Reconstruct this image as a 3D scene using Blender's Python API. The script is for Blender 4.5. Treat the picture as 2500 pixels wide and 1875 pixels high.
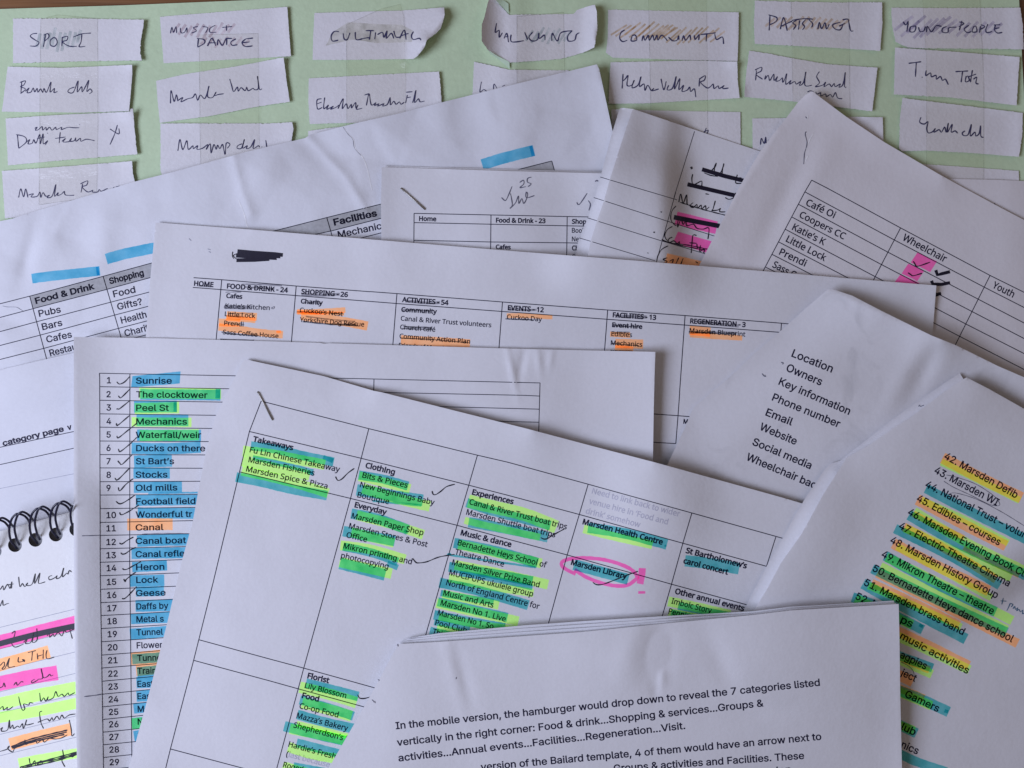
import bpy, math, os, random
import numpy as np
from mathutils import Vector, Matrix
from mathutils.geometry import delaunay_2d_cdt

for _o in list(bpy.data.objects):
    bpy.data.objects.remove(_o)
scene = bpy.context.scene
COL = scene.collection

# ---------------------------------------------------------------- camera
# one unit is 10 cm; the phone hangs 34 cm above the desk, looking straight down
DIST = 3.4
SCL = 0.0015                 # units per photo pixel on the desk plane (0.15 mm)
cam_data = bpy.data.cameras.new('camera')
cam_data.sensor_width = 36.0
cam_data.lens = 36.0 * DIST / (2500 * SCL)
cam_data.clip_start = 0.05
cam_data.clip_end = 100.0
cam = bpy.data.objects.new('camera', cam_data)
cam.location = (0, 0, DIST)
COL.objects.link(cam)
scene.camera = cam

# ---------------------------------------------------------------- light
world = bpy.data.worlds.new("World")
scene.world = world
world.use_nodes = True
bg = world.node_tree.nodes['Background']
bg.inputs[0].default_value = (1.0, 0.83, 0.74, 1)
bg.inputs[1].default_value = 0.13

def area_light(name, loc, target, sx, sy, power, col):
    d = bpy.data.lights.new(name, 'AREA')
    d.shape = 'RECTANGLE'; d.size = sx; d.size_y = sy
    d.energy = power; d.color = col
    o = bpy.data.objects.new(name, d)
    o.location = loc
    o.rotation_euler = (Vector(target) - Vector(loc)).to_track_quat('-Z', 'Y').to_euler()
    COL.objects.link(o)
    return o
# the window to the lower left of the desk
area_light('window_light', (-4.7, -1.15, 4.7), (-0.3, 0, 0), 3.5, 3.5, 338, (0.83, 0.90, 1.20))

# dim warm fill added out of view, upper right, to tint the right side
area_light('warm_fill_light', (6.0, 5.0, 5.5), (0.5, 0.3, 0), 3.0, 3.0, 26, (1.0, 0.74, 0.72))

scene.view_settings.view_transform = 'Standard'
scene.view_settings.look = 'None'
scene.view_settings.exposure = 0.06
scene.view_settings.gamma = 1
scene.render.engine = 'CYCLES'
scene.cycles.transparent_max_bounces = 24
scene.cycles.max_bounces = 6

# ---------------------------------------------------------------- materials
def new_mat(name):
    m = bpy.data.materials.new(name); m.use_nodes = True
    nt = m.node_tree
    return m, nt, nt.nodes['Principled BSDF']

def paper_mat(name, col, bump=0.12, mott=0.03, stains=0.0, fibre=90.0):
    m, nt, b = new_mat(name)
    b.inputs['Roughness'].default_value = 0.85
    b.inputs['Specular IOR Level'].default_value = 0.15
    tc = nt.nodes.new('ShaderNodeTexCoord')
    n1 = nt.nodes.new('ShaderNodeTexNoise'); n1.inputs['Scale'].default_value = fibre; n1.inputs['Detail'].default_value = 4
    n2 = nt.nodes.new('ShaderNodeTexNoise'); n2.inputs['Scale'].default_value = 5.0; n2.inputs['Detail'].default_value = 3
    nt.links.new(tc.outputs['Object'], n1.inputs['Vector']); nt.links.new(tc.outputs['Object'], n2.inputs['Vector'])
    def ramp(src, lo, hi):
        r = nt.nodes.new('ShaderNodeMapRange')
        r.inputs['From Min'].default_value = 0.3; r.inputs['From Max'].default_value = 0.7
        r.inputs['To Min'].default_value = lo; r.inputs['To Max'].default_value = hi
        nt.links.new(src, r.inputs['Value']); return r.outputs['Result']
    a = ramp(n1.outputs['Fac'], 1 - mott, 1.0); c = ramp(n2.outputs['Fac'], 1 - mott * 1.1, 1.0)
    mu = nt.nodes.new('ShaderNodeMath'); mu.operation = 'MULTIPLY'
    nt.links.new(a, mu.inputs[0]); nt.links.new(c, mu.inputs[1])
    fac = mu.outputs[0]
    if stains:
        n3 = nt.nodes.new('ShaderNodeTexNoise'); n3.inputs['Scale'].default_value = 7.0; n3.inputs['Detail'].default_value = 8
        n3.inputs['Distortion'].default_value = 0.8
        nt.links.new(tc.outputs['Object'], n3.inputs['Vector'])
        r3 = nt.nodes.new('ShaderNodeMapRange')
        r3.inputs['From Min'].default_value = 0.56; r3.inputs['From Max'].default_value = 0.72
        r3.inputs['To Min'].default_value = 1.0; r3.inputs['To Max'].default_value = 1 - stains
        nt.links.new(n3.outputs['Fac'], r3.inputs['Value'])
        m2 = nt.nodes.new('ShaderNodeMath'); m2.operation = 'MULTIPLY'
        nt.links.new(fac, m2.inputs[0]); nt.links.new(r3.outputs['Result'], m2.inputs[1]); fac = m2.outputs[0]
    vm = nt.nodes.new('ShaderNodeVectorMath'); vm.operation = 'SCALE'
    vm.inputs[0].default_value = col[:3]
    nt.links.new(fac, vm.inputs['Scale'])
    nt.links.new(vm.outputs['Vector'], b.inputs['Base Color'])
    bp = nt.nodes.new('ShaderNodeBump'); bp.inputs['Strength'].default_value = bump; bp.inputs['Distance'].default_value = 0.004
    nt.links.new(n1.outputs['Fac'], bp.inputs['Height'])
    n4 = nt.nodes.new('ShaderNodeTexNoise'); n4.inputs['Scale'].default_value = 2.6; n4.inputs['Detail'].default_value = 5; n4.inputs['Roughness'].default_value = .62
    nt.links.new(tc.outputs['Object'], n4.inputs['Vector'])
    b2 = nt.nodes.new('ShaderNodeBump'); b2.inputs['Strength'].default_value = .35; b2.inputs['Distance'].default_value = 0.018
    nt.links.new(n4.outputs['Fac'], b2.inputs['Height']); nt.links.new(bp.outputs['Normal'], b2.inputs['Normal'])
    nt.links.new(b2.outputs['Normal'], b.inputs['Normal'])
    return m

def ink_mat(name, col, rough=0.6, patchy=0.0):
    m, nt, b = new_mat(name)
    b.inputs['Roughness'].default_value = rough
    b.inputs['Specular IOR Level'].default_value = 0.2
    n = nt.nodes.new('ShaderNodeTexNoise'); n.inputs['Scale'].default_value = 60; n.inputs['Detail'].default_value = 3
    tc = nt.nodes.new('ShaderNodeTexCoord'); nt.links.new(tc.outputs['Object'], n.inputs['Vector'])
    mx = nt.nodes.new('ShaderNodeMix'); mx.data_type = 'RGBA'
    mx.inputs['A'].default_value = (*[c * .8 for c in col], 1); mx.inputs['B'].default_value = (*[min(1, c * 1.35) for c in col], 1)
    nt.links.new(n.outputs['Fac'], mx.inputs['Factor']); nt.links.new(mx.outputs['Result'], b.inputs['Base Color'])
    return m

def film_mat(name, rgb, vary=0.10, scale=22.0, grain=0.0, add=0.0):
    """Transparent dye: light passes through it twice, so each pass takes the square root."""
    m, nt, b = new_mat(name)
    nt.nodes.remove(b)
    out = nt.nodes['Material Output']
    tr = nt.nodes.new('ShaderNodeBsdfTransparent')
    tc = nt.nodes.new('ShaderNodeTexCoord')
    n = nt.nodes.new('ShaderNodeTexNoise'); n.inputs['Scale'].default_value = scale; n.inputs['Detail'].default_value = 5
    nt.links.new(tc.outputs['Object'], n.inputs['Vector'])
    mx = nt.nodes.new('ShaderNodeMix'); mx.data_type = 'RGBA'
    r = [math.sqrt(c) for c in rgb]
    lo = [x + (1 - x) * vary * 1.2 if x < 1 else x for x in r]; hi = [x * (1 - vary * .5) if x < 1 else x for x in r]
    mx.inputs['A'].default_value = (*lo, 1); mx.inputs['B'].default_value = (*hi, 1)
    mr = nt.nodes.new('ShaderNodeMapRange'); mr.inputs['From Min'].default_value = .3; mr.inputs['From Max'].default_value = .7
    nt.links.new(n.outputs['Fac'], mr.inputs['Value']); nt.links.new(mr.outputs['Result'], mx.inputs['Factor'])
    nt.links.new(mx.outputs['Result'], tr.inputs['Color'])
    nt.links.new(tr.outputs[0], out.inputs['Surface'])
    return m

M = {}
M['paper'] = paper_mat('office_paper', (0.745, 0.745, 0.775))
M['paper_cool'] = paper_mat('office_paper_cool', (0.735, 0.745, 0.79))
M['paper_warm'] = paper_mat('office_paper_warm', (0.755, 0.735, 0.755))
M['paper_stained'] = paper_mat('thumbed_paper', (0.735, 0.735, 0.765), stains=0.16)
M['card'] = paper_mat('torn_card', (0.775, 0.765, 0.785), bump=0.3, mott=0.05)
M['notebook'] = paper_mat('notebook_paper', (0.86, 0.86, 0.85))
M['green'] = paper_mat('green_card', (0.59, 0.735, 0.49), bump=0.3, mott=0.06, fibre=60)
M['print'] = ink_mat('toner', (0.011, 0.010, 0.035))
M['print_grey'] = ink_mat('grey_toner', (0.46, 0.46, 0.54))
M['pen'] = ink_mat('blue_black_ink', (0.045, 0.045, 0.115), 0.45)
M['pen_black'] = ink_mat('black_ink', (0.012, 0.011, 0.022), 0.45)
M['pen_blue'] = ink_mat('blue_ink', (0.07, 0.15, 0.24), 0.5)
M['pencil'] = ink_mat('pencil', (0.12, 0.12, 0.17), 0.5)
M['rule'] = ink_mat('faint_rule', (0.36, 0.37, 0.44))
M['marker'] = ink_mat('black_marker', (0.014, 0.012, 0.026), 0.4)
M['flake'] = ink_mat('torn_fibre', (0.85, 0.85, 0.88), 0.9)
M['B'] = film_mat('blue_highlighter', (0.14, 0.68, 0.96), 0.17)
M['C'] = film_mat('cyan_highlighter', (0.125, 0.72, 0.74), 0.18)
M['Y'] = film_mat('yellow_highlighter', (0.92, 1.55, 0.38), 0.05)
M['O'] = film_mat('orange_highlighter', (1.55, 0.80, 0.34), 0.12)
M['P'] = film_mat('pink_highlighter', (1.40, 0.24, 0.72), 0.06)
M['G'] = film_mat('toner_smear', (0.42, 0.42, 0.47), 0.35, 40)
M['K'] = film_mat('dark_smear', (0.15, 0.15, 0.19), 0.30, 40)
M['H'] = film_mat('header_tint', (0.60, 0.60, 0.58), 0.12, 80)
M['tape_line'] = film_mat('tape_rim', (0.82, 0.82, 0.79), 0.4, 12)
M['cr_teal'] = film_mat('teal_crayon', (0.85, 0.95, 0.95), 0.4, 30)
M['cr_pink'] = film_mat('pink_crayon', (0.985, 0.85, 0.89), 0.4, 30)
M['cr_yellow'] = film_mat('yellow_crayon', (0.985, 0.98, 0.88), 0.4, 30)
M['cr_brown'] = film_mat('brown_crayon', (0.96, 0.74, 0.50), 0.35, 30)
M['cr_orange'] = film_mat('orange_crayon', (0.99, 0.80, 0.62), 0.35, 30)
M['cr_purple'] = film_mat('purple_crayon', (0.80, 0.76, 0.92), 0.35, 30)

def tape_mat():
    m, nt, b = new_mat('clear_tape')
    nt.nodes.remove(b)
    out = nt.nodes['Material Output']
    tr = nt.nodes.new('ShaderNodeBsdfTransparent'); tr.inputs['Color'].default_value = (0.975, 0.972, 0.955, 1)
    gl = nt.nodes.new('ShaderNodeBsdfGlossy'); gl.inputs['Roughness'].default_value = 0.18
    mx = nt.nodes.new('ShaderNodeMixShader'); mx.inputs[0].default_value = 0.016
    n = nt.nodes.new('ShaderNodeTexNoise'); n.inputs['Scale'].default_value = 9
    bp = nt.nodes.new('ShaderNodeBump'); bp.inputs['Strength'].default_value = .25; bp.inputs['Distance'].default_value = .01
    nt.links.new(n.outputs['Fac'], bp.inputs['Height']); nt.links.new(bp.outputs['Normal'], gl.inputs['Normal'])
    nt.links.new(tr.outputs[0], mx.inputs[1]); nt.links.new(gl.outputs[0], mx.inputs[2])
    nt.links.new(mx.outputs[0], out.inputs['Surface'])
    return m
M['tape'] = tape_mat()

def metal_mat(name, col, rough):
    m, nt, b = new_mat(name)
    b.inputs['Metallic'].default_value = 1.0; b.inputs['Roughness'].default_value = rough
    n = nt.nodes.new('ShaderNodeTexNoise'); n.inputs['Scale'].default_value = 50
    mx = nt.nodes.new('ShaderNodeMix'); mx.data_type = 'RGBA'
    mx.inputs['A'].default_value = (*[c * .7 for c in col], 1); mx.inputs['B'].default_value = (*col, 1)
    nt.links.new(n.outputs['Fac'], mx.inputs['Factor']); nt.links.new(mx.outputs['Result'], b.inputs['Base Color'])
    return m
M['staple'] = metal_mat('staple_steel', (0.40, 0.38, 0.35), 0.35)
def wire_mat():
    m, nt, b = new_mat('coated_wire')
    b.inputs['Base Color'].default_value = (0.012, 0.012, 0.035, 1); b.inputs['Roughness'].default_value = 0.28
    return m
M['wire'] = wire_mat()
M['hole'] = ink_mat('hole_wall', (0.30, 0.30, 0.31), 0.8)

def wood_mat():
    m, nt, b = new_mat('desk_wood')
    b.inputs['Roughness'].default_value = 0.5
    tc = nt.nodes.new('ShaderNodeTexCoord')
    mp = nt.nodes.new('ShaderNodeMapping'); mp.inputs['Scale'].default_value = (0.5, 9.0, 1.0)
    n = nt.nodes.new('ShaderNodeTexNoise'); n.inputs['Scale'].default_value = 3.0; n.inputs['Detail'].default_value = 8; n.inputs['Distortion'].default_value = 0.6
    cr = nt.nodes.new('ShaderNodeValToRGB')
    cr.color_ramp.elements[0].position = .3; cr.color_ramp.elements[0].color = (0.10, 0.038, 0.012, 1)
    cr.color_ramp.elements[1].position = .72; cr.color_ramp.elements[1].color = (0.27, 0.125, 0.045, 1)
    nt.links.new(tc.outputs['Object'], mp.inputs['Vector']); nt.links.new(mp.outputs[0], n.inputs['Vector'])
    nt.links.new(n.outputs['Fac'], cr.inputs[0]); nt.links.new(cr.outputs[0], b.inputs['Base Color'])
    bp = nt.nodes.new('ShaderNodeBump'); bp.inputs['Strength'].default_value = .3; bp.inputs['Distance'].default_value = .01
    nt.links.new(n.outputs['Fac'], bp.inputs['Height']); nt.links.new(bp.outputs['Normal'], b.inputs['Normal'])
    return m
M['wood'] = wood_mat()
M['painted_reflection'] = paper_mat('pale_green_reflection', (0.62, 0.80, 0.60), bump=.05)  # pale green stands for light reflected at the torn edge

# ---------------------------------------------------------------- measuring frames on the photograph's desk plane
_ts = 660 / 2190
TILES = {r + str(c): ((0, 620, 1240, 1840)[c], {'A': 0, 'B': 460, 'C': 920, 'D': 1375}[r], _ts) for r in 'ABCD' for c in range(4)}
TILES['E'] = (340, 640, 500 / 2212); TILES['F'] = (1000, 1180, 500 / 2183)
TILES['G'] = (0, 1200, 230 / 2180); TILES['X'] = (0, 0, 1.0); TILES['V'] = (0, 0, 2500 / 2212)
def P(tile, pts):
    ox, oy, s = TILES[tile]
    return [(ox + x * s, oy + y * s) for x, y in pts]
def W(px, py, h):
    """photo-plane position px, py at height h (mm) -> world"""
    z = h * 0.01
    k = (DIST - z) / DIST
    return ((px - 1250) * SCL * k, (937.5 - py) * SCL * k, z)

# ---------------------------------------------------------------- height grid: what already lies on the desk
CELL = 6.0
GX = np.arange(-240, 2761, CELL); GY = np.arange(-240, 2161, CELL)
XX, YY = np.meshgrid(GX, GY)
TOP = np.zeros_like(XX)

def inside(poly, X, Y):
    r = np.zeros(X.shape, bool)
    n = len(poly)
    for i in range(n):
        x0, y0 = poly[i]; x1, y1 = poly[(i + 1) % n]
        if y0 == y1: continue
        c = ((y0 > Y) != (y1 > Y)) & (X < (x1 - x0) * (Y - y0) / (y1 - y0) + x0)
        r ^= c
    return r
def dilate(A, r):
    B = A.copy()
    for _ in range(r):
        C = B.copy()
        C[1:] = np.maximum(C[1:], B[:-1]); C[:-1] = np.maximum(C[:-1], B[1:])
        B2 = C.copy()
        B2[:, 1:] = np.maximum(B2[:, 1:], C[:, :-1]); B2[:, :-1] = np.maximum(B2[:, :-1], C[:, 1:])
        B = B2
    return B
def blur(A, s):
    r = int(s * 3) + 1
    k = np.exp(-0.5 * (np.arange(-r, r + 1) / s) ** 2); k /= k.sum()
    B = np.pad(A, r, mode='edge')
    B = sum(k[i] * B[i:i + A.shape[0], :] for i in range(2 * r + 1))
    B = sum(k[i] * B[:, i:i + A.shape[1]] for i in range(2 * r + 1))
    return B
def seg_dist(p0, p1, X, Y):
    dx, dy = p1[0] - p0[0], p1[1] - p0[1]
    L = dx * dx + dy * dy
    t = np.clip(((X - p0[0]) * dx + (Y - p0[1]) * dy) / L, 0, 1) if L > 0 else 0
    return np.hypot(X - p0[0] - t * dx, Y - p0[1] - t * dy)
def vnoise(seed, scale, X=None, Y=None):
    X = XX if X is None else X; Y = YY if Y is None else Y
    rs = np.random.RandomState(seed)
    g = rs.rand(80, 80)
    th = rs.uniform(.3, 1.2); X, Y = X * math.cos(th) + Y * math.sin(th) + 2600, -X * math.sin(th) + Y * math.cos(th) + 3600
    u = X / scale; v = Y / scale
    iu = np.floor(u).astype(int); iv = np.floor(v).astype(int)
    fu = u - iu; fv = v - iv
    fu = fu * fu * (3 - 2 * fu); fv = fv * fv * (3 - 2 * fv)
    a = g[iv % 80, iu % 80]; b = g[iv % 80, (iu + 1) % 80]; c = g[(iv + 1) % 80, iu % 80]; d = g[(iv + 1) % 80, (iu + 1) % 80]
    return (a * (1 - fu) + b * fu) * (1 - fv) + (c * (1 - fu) + d * fu) * fv
def facets(seed, poly, size):
    """creased paper: flat facets between randomly placed points"""
    rs = np.random.RandomState(seed)
    x0, y0 = min(p[0] for p in poly) - 2 * size, min(p[1] for p in poly) - 2 * size
    x1, y1 = max(p[0] for p in poly) + 2 * size, max(p[1] for p in poly) + 2 * size
    pts = []
    y = y0; r = 0
    while y < y1:
        x = x0 + (r % 2) * size / 2
        while x < x1:
            pts.append(Vector((x + rs.uniform(-.42, .42) * size, y + rs.uniform(-.42, .42) * size))); x += size
        y += size * .9; r += 1
    v, e_, f, *_ = delaunay_2d_cdt(pts, [], [], 0, 1e-3)
    hz = rs.rand(len(v))
    out = np.zeros_like(XX)
    for t in f:
        (ax, ay), (bx, by), (cx, cy) = [tuple(v[i]) for i in t[:3]]
        i0 = max(0, int((min(ax, bx, cx) - GX[0]) / CELL)); i1 = min(len(GX) - 1, int((max(ax, bx, cx) - GX[0]) / CELL) + 1)
        j0 = max(0, int((min(ay, by, cy) - GY[0]) / CELL)); j1 = min(len(GY) - 1, int((max(ay, by, cy) - GY[0]) / CELL) + 1)
        if i1 < i0 or j1 < j0: continue
        X_ = XX[j0:j1 + 1, i0:i1 + 1]; Y_ = YY[j0:j1 + 1, i0:i1 + 1]
        D = (by - cy) * (ax - cx) + (cx - bx) * (ay - cy)
        if abs(D) < 1e-9: continue
        u = ((by - cy) * (X_ - cx) + (cx - bx) * (Y_ - cy)) / D; w = ((cy - ay) * (X_ - cx) + (ax - cx) * (Y_ - cy)) / D; q = 1 - u - w
        m = (u >= -1e-6) & (w >= -1e-6) & (q >= -1e-6)
        sub = out[j0:j1 + 1, i0:i1 + 1]
        sub[m] = (u * hz[t[0]] + w * hz[t[1]] + q * hz[t[2]])[m]
    return blur(out, .55)
def sample(H, px, py):
    u = np.clip((np.asarray(px, float) - GX[0]) / CELL, 0, len(GX) - 1.001); v = np.clip((np.asarray(py, float) - GY[0]) / CELL, 0, len(GY) - 1.001)
    iu = u.astype(int); iv = v.astype(int); fu = u - iu; fv = v - iv
    return (H[iv, iu] * (1 - fu) + H[iv, iu + 1] * fu) * (1 - fv) + (H[iv + 1, iu] * (1 - fu) + H[iv + 1, iu + 1] * fu) * fv

def Wn(p, h):
    p = np.asarray(p, float); z = np.asarray(h) * 0.01
    k = (DIST - z) / DIST
    return np.stack([(p[:, 0] - 1250) * SCL * k, (937.5 - p[:, 1]) * SCL * k, z], 1)

# ---------------------------------------------------------------- objects
def mk(name, verts, faces, mat, parent=None, smooth=True):
    me = bpy.data.meshes.new(name)
    me.from_pydata([tuple(v) for v in verts], [], [tuple(f) for f in faces])
    if smooth is True:
        me.polygons.foreach_set('use_smooth', [True] * len(me.polygons))
    elif smooth is not False:
        me.polygons.foreach_set('use_smooth', smooth)
    me.materials.append(mat)
    me.update()
    o = bpy.data.objects.new(name, me)
    COL.objects.link(o)
    if parent is not None:
        o.parent = parent
        if parent.type == 'EMPTY':
            o.matrix_parent_inverse = Matrix.Translation(-parent.location)
    return o
def tag(o, label, cat, group=None, kind=None):
    if label: o['label'] = label
    if cat: o['category'] = cat
    if group: o['group'] = group
    if kind: o['kind'] = kind
    return o
def empty(name, label, cat, at, group=None):
    o = bpy.data.objects.new(name, None); COL.objects.link(o)
    o.location = W(at[0], at[1], 0)
    o.empty_display_size = 0.05
    return tag(o, label, cat, group)

def densify(poly, step, jit=0.0, rs=None, closed=True):
    out = []
    n = len(poly)
    for i in range(n if closed else n - 1):
        a = poly[i]; b = poly[(i + 1) % n]
        L = math.hypot(b[0] - a[0], b[1] - a[1]); k = max(1, int(L / step))
        nx, ny = (-(b[1] - a[1]) / (L + 1e-9), (b[0] - a[0]) / (L + 1e-9))
        for j in range(k):
            t = j / k
            d = 0.0
            if jit and j > 0: d = rs.uniform(-jit, jit) * (1.6 if rs.random() < .12 else .55)
            out.append((a[0] + (b[0] - a[0]) * t + nx * d, a[1] + (b[1] - a[1]) * t + ny * d))
    if not closed: out.append(poly[-1])
    return out
def cdt(poly, X, Y, holes=()):
    n = len(poly)
    m = inside(poly, X, Y)
    gx = X[m]; gy = Y[m]
    # drop grid points that crowd the outline
    pa = np.array(poly)
    keep = np.ones(len(gx), bool)
    for i in range(0, len(gx), 4000):
        d = np.min(np.hypot(gx[i:i + 4000, None] - pa[None, :, 0], gy[i:i + 4000, None] - pa[None, :, 1]), axis=1)
        keep[i:i + 4000] = d > 2.5
    for hx, hy, hr in holes:
        keep &= np.hypot(gx - hx, gy - hy) > hr + 2
    pts = [Vector(p) for p in poly]; edges = [(i, (i + 1) % n) for i in range(n)]
    for hx, hy, hr in holes:
        s = len(pts)
        for q in range(20):
            a = q * math.tau / 20; pts.append(Vector((hx + hr * math.cos(a), hy + hr * math.sin(a))))
        edges += [(s + q, s + (q + 1) % 20) for q in range(20)]
    pts += [Vector((x, y)) for x, y in zip(gx[keep], gy[keep])]
    v, e, f, *_ = delaunay_2d_cdt(pts, edges, [list(range(n))], 1, 1e-4)
    v = np.array([tuple(q) for q in v]); f = np.array([t for t in f if len(t) == 3])
    for hx, hy, hr in holes:
        c = v[f].mean(1); f = f[np.hypot(c[:, 0] - hx, c[:, 1] - hy) > hr * .97]
    # orient up (photo y points down)
    a, b, c = v[f[:, 0]], v[f[:, 1]], v[f[:, 2]]
    cr = (b[:, 0] - a[:, 0]) * (c[:, 1] - a[:, 1]) - (b[:, 1] - a[:, 1]) * (c[:, 0] - a[:, 0])
    fl = cr > 0
    f[fl] = f[fl][:, ::-1]
    return v, f

class Sheet:
    """a sheet of paper lying on what is already there"""
    def __init__(s, name, poly, mat, parent=None, lifts=(), bumps=(), gap=0.35, sigma=7.0, rough=0.0, crumple=0.0, undul=0.25,
                 seed=1, thick=0.1, step=8.0, holes=(), finish=True, commit=True, cells=None):
        global TOP
        s.poly = poly; rs = random.Random(seed)
        sigma = sigma * 8 / CELL
        m = inside(poly, XX, YY)
        md = dilate(m.astype(float), 2) > 0
        A = dilate(TOP, 1)
        w = blur(md.astype(float), sigma)
        hb = blur(A * md, sigma) / np.maximum(w, 1e-4)
        lo = A[md].min() if md.any() else 0
        hb = np.where(w > 1e-3, hb, lo)
        h = hb
        for _k in range(4):       # paper is stiff: where something below pushes up, a whole neighbourhood rises
            d_ = np.maximum(A - h, 0) * md
            h = h + blur(dilate(d_, max(1, int(sigma * .55))), max(1.0, sigma * .45))
        h = np.maximum(h, A * md) + gap
        if undul:
            n = vnoise(seed * 7 + 3, 330.0) + 0.5 * vnoise(seed * 7 + 4, 170.0)
            h = h + undul * n
        if crumple:
            h = h + crumple * (facets(seed, poly, 150.0) + .42 * facets(seed + 1, poly, 62.0) + .5 * vnoise(seed + 9, 260.0))
        for L in lifts:
            if isinstance(L[0], list):                   # along a whole polyline: (points, amount, reach, mode)
                pl_, amt, fall, mode = L
                d = np.min([seg_dist(pl_[i], pl_[i + 1], XX, YY) for i in range(len(pl_) - 1)], axis=0)
            else:
                p0, p1, amt, fall = L[:4]; mode = L[4] if len(L) > 4 else 'q'
                d = seg_dist(p0, p1, XX, YY)
            if mode == 'q': h = h + amt * np.clip(1 - d / fall, 0, 1) ** 2
            elif mode == 'l':
                t = np.clip(1 - d / fall, 0, 1); h = h + amt * t * t * (3 - 2 * t)
            else:
                t = np.clip(d / fall, 0, 1); h = h + amt * t * t * (3 - 2 * t)
        for bx, by, amt, sx, sy, ang in bumps:
            ca, sa = math.cos(math.radians(ang)), math.sin(math.radians(ang))
            u = (XX - bx) * ca + (YY - by) * sa; v = -(XX - bx) * sa + (YY - by) * ca
            h = h + amt * np.exp(-0.5 * ((u / sx) ** 2 + (v / sy) ** 2))
        if bumps:
            h = np.maximum(h, A * md + gap * .6)
        s.H = h; s.nh = 0
        if commit:
            TOP = np.where(m, np.maximum(TOP, h), TOP)
        pl = densify(poly, 3.0 if rough else step, rough, rs)
        v, f = cdt(pl, XX, YY, holes)
        hh = sample(h, v[:, 0], v[:, 1])
        n = len(v)
        top = Wn(v, hh)
        if thick:
            bot = Wn(v, hh - thick)
            ed = {}
            for t in f:
                for i in range(3):
                    a, b = int(t[i]), int(t[(i + 1) % 3])
                    ed[(a, b)] = 1
            side = [(a, b) for (a, b) in ed if (b, a) not in ed]
            ids = {}
            sv = []
            for a, b in side:
                for q in (a, b):
                    if q not in ids:
                        ids[q] = 2 * n + len(sv); sv.append(top[q]); sv.append(bot[q])
            faces = [tuple(map(int, t)) for t in f] + [tuple(int(q) + n for q in t[::-1]) for t in f]
            faces += [(ids[b], ids[a], ids[a] + 1, ids[b] + 1) for a, b in side]
            verts = list(top) + list(bot) + sv
            sm = [True] * (2 * len(f)) + [False] * len(side)
        else:
            verts = list(top); faces = [tuple(map(int, t)) for t in f]; sm = True
        s.obj = mk(name, verts, faces, mat, parent, sm)
    def z(s, p, off):
        p = np.asarray(p, float)
        return Wn(p, sample(s.H, p[:, 0], p[:, 1]) + off)

# ---- printed text from embedded glyph outlines
def font_file(name):
    """one of the text fonts that ship with Blender itself; the built-in font if it is missing"""
    try:
        return bpy.data.fonts.load(os.path.join(bpy.utils.system_resource('DATAFILES', path='fonts'), name))
    except Exception:
        return None
def outline(txt, font, weight, fill=False):
    c = bpy.data.curves.new('lettering', 'FONT'); c.body = txt; c.resolution_u = 3
    c.fill_mode = 'NONE'
    if font: c.font = font
    o = bpy.data.objects.new('lettering', c); COL.objects.link(o)
    dg = bpy.context.evaluated_depsgraph_get(); dg.update()
    ev = o.evaluated_get(dg); me = ev.to_mesh()
    V = np.array([tuple(v.co)[:2] for v in me.vertices]).reshape(-1, 2) * 500
    ed = [tuple(q.vertices) for q in me.edges]
    ev.to_mesh_clear()
    bpy.data.objects.remove(o); bpy.data.curves.remove(c)
    if not fill: return V, None
    loops = []
    nxt = {}
    for a, b in ed: nxt.setdefault(a, []).append(b); nxt.setdefault(b, []).append(a)
    seen = set()
    for st in range(len(V)):
        if st in seen or st not in nxt: continue
        loop = [st]; seen.add(st); cur = max(nxt[st]) if (st + 1) not in nxt[st] else st + 1; prev = st
        while cur != st and cur not in seen:
            loop.append(cur); seen.add(cur)
            q = [w for w in nxt[cur] if w != prev]
            prev, cur = cur, (q[0] if q else st)
        L = [V[loop[0]]]
        for q in loop[1:]:
            if np.hypot(*(V[q] - L[-1])) > .8: L.append(V[q])
        if np.hypot(*(L[-1] - L[0])) < .8: L.pop()
        if len(L) > 2: loops.append(np.array(L))
    area = [0.5 * np.sum(L[:, 0] * np.roll(L[:, 1], -1) - np.roll(L[:, 0], -1) * L[:, 1]) for L in loops]
    sg = 1 if area[int(np.argmax(np.abs(area)))] > 0 else -1
    new = []
    for L in loops:                      # thicken the strokes: push every outline along its normal
        a = L - np.roll(L, 1, 0); b = np.roll(L, -1, 0) - L
        a /= np.hypot(a[:, 0], a[:, 1])[:, None]; b /= np.hypot(b[:, 0], b[:, 1])[:, None]
        na = np.stack([a[:, 1], -a[:, 0]], 1) * sg; nb_ = np.stack([b[:, 1], -b[:, 0]], 1) * sg
        m_ = na + nb_; m_ /= np.maximum((m_ * m_).sum(1) / 2, .5)[:, None]
        new.append(L + m_ * weight * 500)
    loops = new
    pv = []; pe = []
    for L in loops:
        s0 = len(pv); pv += [Vector(q) for q in L]; pe += [(s0 + q, s0 + (q + 1) % len(L)) for q in range(len(L))]
    v, e_, f, *_ = delaunay_2d_cdt(pv, pe, [], 0, 1e-3)
    v = np.array([tuple(q) for q in v]); T = np.array([t for t in f if len(t) == 3], dtype=int).reshape(-1, 3)
    m = v[T].mean(1); wn = np.zeros(len(m), int)     # fill by winding number: sound where outlines overlap
    for L in loops:
        for i in range(len(L)):
            a = L[i]; b = L[(i + 1) % len(L)]
            side = (b[0] - a[0]) * (m[:, 1] - a[1]) - (m[:, 0] - a[0]) * (b[1] - a[1])
            wn += ((a[1] <= m[:, 1]) & (b[1] > m[:, 1]) & (side > 0)).astype(int)
            wn -= ((a[1] > m[:, 1]) & (b[1] <= m[:, 1]) & (side < 0)).astype(int)
    return v, T[wn * sg > 0]
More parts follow.
